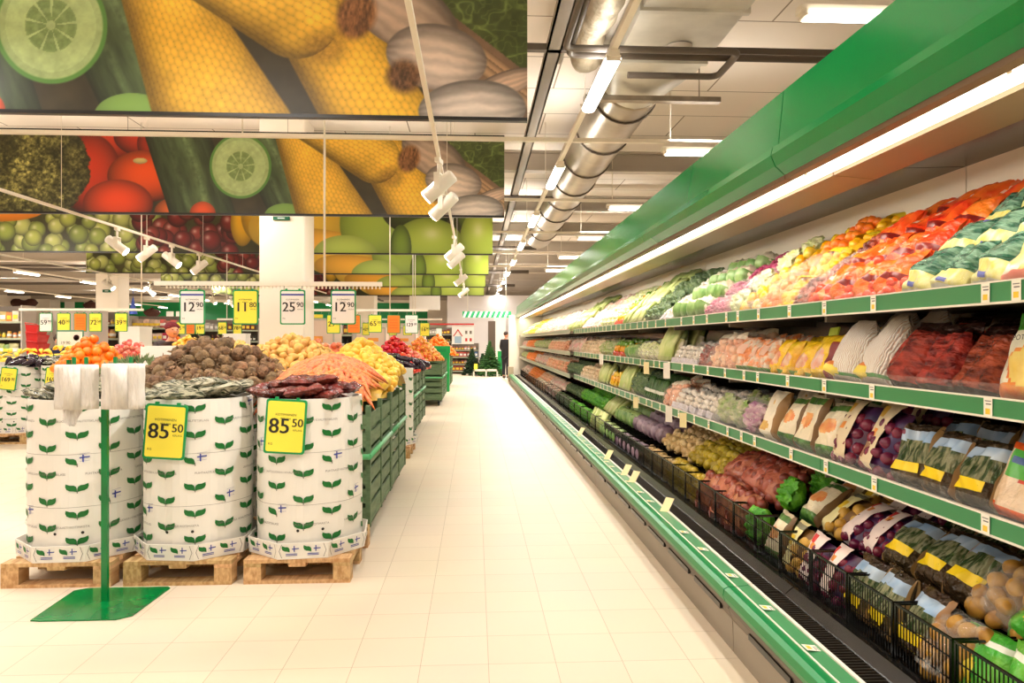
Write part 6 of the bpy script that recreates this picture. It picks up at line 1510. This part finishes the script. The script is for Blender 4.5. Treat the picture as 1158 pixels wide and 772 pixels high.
# white boxes and boards
def boxpx(p0, p1, py0, py1, Y, D, name, lab, cat, m=CARD, z0=None):
    x0, x1 = Xat(p0, Y), Xat(p1, Y); xm = (x0+x1)/2; za = Zat(py1, xm, Y) if z0 is None else z0; zb = Zat(py0, xm, Y)
    b = MB(); b.box((0, 0, 0), (x1-x0, D, zb-za)).box((-.008, -.008, zb-za-.03), (x1-x0+.008, D+.008, zb-za)); tag(b.build(name, m, None, (x0, Y, za)), lab, cat)
boxpx(135, 158, 371, 403, 13.5, .5, 'carton_stand', 'white cardboard stand behind the oranges', 'stand', CARD, 0)
boxpx(165, 193, 393, 405, 8.6, .4, 'white_crate', 'low white crate in front of the hatted person', 'crate')
tag(MB().box((0, 0, 0), (.62, .42, 1.36)).build('display_bin', BOXW, None, (-3.95, 8.58, 0)), 'white bin carrying the low white crate', 'display bin')
boxpx(252, 278, 379, 395, 15, .3, 'white_carton', 'white carton behind the potato heap, left of the pillar', 'carton', CARD, 0)
t = empty('notice_board', (Xat(79, 12.4), 12.4, Zat(395, -7, 12.4))); tag(t, 'white notice board in a grey green frame under the 40 sign', 'notice board')
MB().box((-.22, 0, 0), (.22, .02, .3)).build('frame', mat('frame_grey_green', (96, 150, 130), .5), t)
m = MB().box((-.205, -.004, .015), (.205, 0, .27)); text_flat(m, '19 90', .07, -.07, .06, -.006, mi=1); m.lathe([(.001, 0), (.05, 0), (.05, .004), (.001, .004)], 16, (.11, -.006, .17), mi=2); m.v = [v if not (v[2] > .169 and v[2] < .175 and v[1] > -.06 and abs(v[0]-.11) < .052 and v[1] != -.004) else (v[0], -.006, .17+(v[1]+.006)) for v in m.v]
m.build('notice', [CARD, PRT, mat('terracotta_print', (190, 120, 96), .5)], t)
MB().box((-.02, .0, -1.3), (.02, .02, 0)).build('post', GREYBEAM, t)
# stack of red baskets
for k in range(7):
    Y = 13.2; x = Xat(42, Y)+k*-.008+.03; z = .55+k*.16
    b = MB(); vs = [(-.2, -.14, .0), (.2, -.14, 0), (.2, .14, 0), (-.2, .14, 0), (-.25, -.18, .2), (.25, -.18, .2), (.25, .18, .2), (-.25, .18, .2)]
    vs = [(a*.42, b_, c) for a, b_, c in vs]
    b.add(vs, [(0, 3, 2, 1), (0, 1, 5, 4), (1, 2, 6, 5), (2, 3, 7, 6), (3, 0, 4, 7)]); b.tube([(-.10, -.18, .2), (-.1, -.2, .23), (.1, -.2, .23), (.1, -.18, .2)], .008, 6)
    tag(b.build('shopping_basket', mat('basket_red', (206, 24, 28), .35), None, (x, Y, z), (0, .12, 0)), 'red shopping basket in the tall stack at the far left, %s from the bottom' % ORD[k], 'shopping basket')
tag(MB().box((-.16, -.22, 0), (.16, .22, .55)).build('basket_trolley', GREYBEAM, None, (Xat(42, 13.2)+.03, 13.2, 0)), 'grey stand under the stack of red shopping baskets', 'stand')
# wall graphics far left: white panels over the green frieze
for i, (p0, p1, a, b, m) in enumerate([(8, 41, 337, 352, CARD), (55, 67, 341, 350, CARD), (73, 84, 343, 350, CARD), (95, 104, 344, 350, CARD), (188, 196, 354, 362, CARD), (199, 206, 354, 362, CARD)]):
    Y = 58.5; x0, x1 = Xat(p0, Y), Xat(p1, Y); z0, z1 = Zat(b, x0, Y), Zat(a, x0, Y)
    tag(MB().box((x0, Y, z0), (x1, Y+.06, z1)).build('wall_panel', m), 'white panel on the far green frieze, %s from the left' % ORD[i], 'wall panel')
for i, (px, py, w_) in enumerate([(27, 343, 20), (103, 347, 8), (172, 355, 9)]):
    Y = 54; x = Xat(px, Y); z = Zat(py, x, Y); r = w_*Y/F/2
    m = MB(); m.tube([(x+r*cos(pi+pi*k/10), Y, z+r*.7*sin(pi+pi*k/10)+.2) for k in range(11)], [.12]+[.38]*9+[.12], 8)
    tag(m.build('hanging_garland', mat('garland_brown', (70, 36, 28), .8)), 'dark brown curved garland hung at the far wall, %s from the left' % ORD[i], 'garland')
x = Xat(150.5, 50); tag(MB().lathe([(.28, 0), (.16, .5), (.04, 1.1), (.001, 1.15)], 12, (x, 50, Zat(357, x, 50))).tube([(x, 50, Zat(357, x, 50)+1.1), (x, 50, ZC)], .02, 5).build('blue_cone', mat('cone_blue', (60, 90, 190), .5)), 'blue cone decoration hanging far off near the left pillar', 'decoration')

# ---------------------------------------------------------------- fir trees, striped sign and rail at the aisle end
FIR = mat('fir_green', (30, 66, 26), .8, c2=(14, 40, 16), nscale=3, rnd=.1); FIR2 = mat('fir_green_light', (56, 104, 36), .8, c2=(30, 74, 26), nscale=3)
def fir(px, pt, Y, Rr, m, lab, seed):
    x = Xat(px, Y); zt = Zat(pt, x, Y); t = empty('fir_tree', (x, Y, 0)); rr3 = random.Random(seed); tag(t, lab, 'fir tree')
    MB().tube([(0, 0, 0), (0, 0, zt*.6), (0, 0, zt)], [.04, .025, .008], 8).build('trunk', mat('bark', (90, 66, 44), .9), t)
    mb = MB(); z = .15
    while z < zt:
        f = 1-(z/zt); n = int(6+9*f)
        for k in range(n):
            a = rr3.uniform(0, 6.28); L_ = (Rr*f+.05)*rr3.uniform(.75, 1.15); e = (L_*cos(a), L_*sin(a), z-.25*L_+.08); md_ = (e[0]*.5, e[1]*.5, z-.02)
            mb.tube([(0, 0, z), md_, e], [.02, .05*f+.03, .006], 5)
            for q in range(3):
                s = rr3.choice((-1, 1)); b = Vector(e)*(.45+.18*q); b.z = z-.06*q; d = Vector((-sin(a)*s, cos(a)*s, -.1))*L_*.35
                mb.tube([tuple(b), tuple(b+d+Vector(e).normalized()*.08)], [.035, .006], 4)
        z += .075
    mb.build('needles', m, t); MB().lathe([(.001, 0), (.16, 0), (.14, .1), (.05, .14)], 12).build('stand', GREYBEAM, t)
fir(534, 396, 29.3, .45, FIR, 'dark fir tree at the end of the aisle, left one', 1)
fir(554, 389, 28.8, .62, FIR2, 'brighter green fir tree at the end of the aisle, right one', 2)
fir(546, 402, 29.8, .4, FIR, 'small fir tree standing between the other two', 3)
Y = 28.0; x0, x1 = Xat(535, Y), Xat(563, Y); m = MB().box((x0, Y, .22), (x1, Y+.04, .30))
for x in (x0, (x0+x1)/2, x1-.05): m.box((x, Y, 0), (x+.05, Y+.04, .3))
tag(m.build('low_barrier', TRIMWHITE), 'low white barrier in front of the fir trees', 'barrier')
tag(MB().box((0, 0, 0), (.14, .01, .22)).build('price_card', YEL, None, (Xat(536, 27.95), 27.95, .3)), 'yellow card on the low white barrier', 'price card')
tag(MB().box((-.16, -.16, 0), (.16, .16, 2.3)).build('square_post', mat('dark_post', (90, 74, 60), .6), None, (Xat(556, 31.5), 31.5, 0)), 'dark square post rising behind the right fir tree', 'post')
Y = 27.5; x0, x1 = Xat(523, Y), Xat(578, Y); z0 = Zat(361, 0, Y); z1 = Zat(354, 0, Y)
t = empty('striped_sign', (x0, Y, z0)); tag(t, 'green and white slanted striped sign hanging over the aisle end', 'sign'); W = x1-x0; hh = z1-z0
MB().box((0, 0, 0), (W, .05, hh)).build('sign_board', mat('stripe_green', (20, 160, 96), .4), t)
m = MB(); k = 0
while k*.2 < W-.15: a = k*.2; m.prism([(a, 0), (a+.09, 0), (a+.09+.1, hh), (a+.1, hh)] if a+.19 < W else [(a, 0), (a+.05, 0), (a+.05, .05), (a+.01, .05)], -.004, -.001); k += 1
m.build('white_stripes', CARD, t); m = MB().tube([(.2, .02, hh), (.2, .02, ZC-z0)], .01, 6).tube([(W-.2, .02, hh), (W-.2, .02, ZC-z0)], .01, 6); m.build('hanger', TRIMWHITE, t)
Yp = 38.4
for i, (p0, p1, a, b) in enumerate([(552, 559, 376, 383), (562, 570, 374, 384)]):
    boxpx(p0, p1, a, b, Yp-.05, .04, 'wall_poster', 'blue poster on the far grey wall, %s one' % ['left', 'right'][i], 'poster', mat('poster_blue', (126, 160, 206), .5, c2=(220, 226, 236), nscale=2))
boxpx(559, 572, 362, 408, 37.6, .2, 'white_door_panel', 'white upright panel at the far grey wall', 'panel', CARD, 0)
boxpx(563, 569, 399, 405, 33, .4, 'green_crate', 'small green crate by the far grey wall', 'crate', MATS['bright_green_panel'], 0)
# white cabinet and pillars right of pillar row
boxpx(463, 497, 333, 352, 34, .6, 'white_housing', 'white boxed housing high at the back, left of the striped sign', 'housing', CARD)
tag(MB().box((0, 0, 0), (1.2, .3, 1.57)).build('housing_hanger', TRIMWHITE, None, (Xat(463, 34)+.1, 34.1, Zat(333, -2.2, 34)-.001)), 'white duct holding the boxed housing to the ceiling', 'duct')
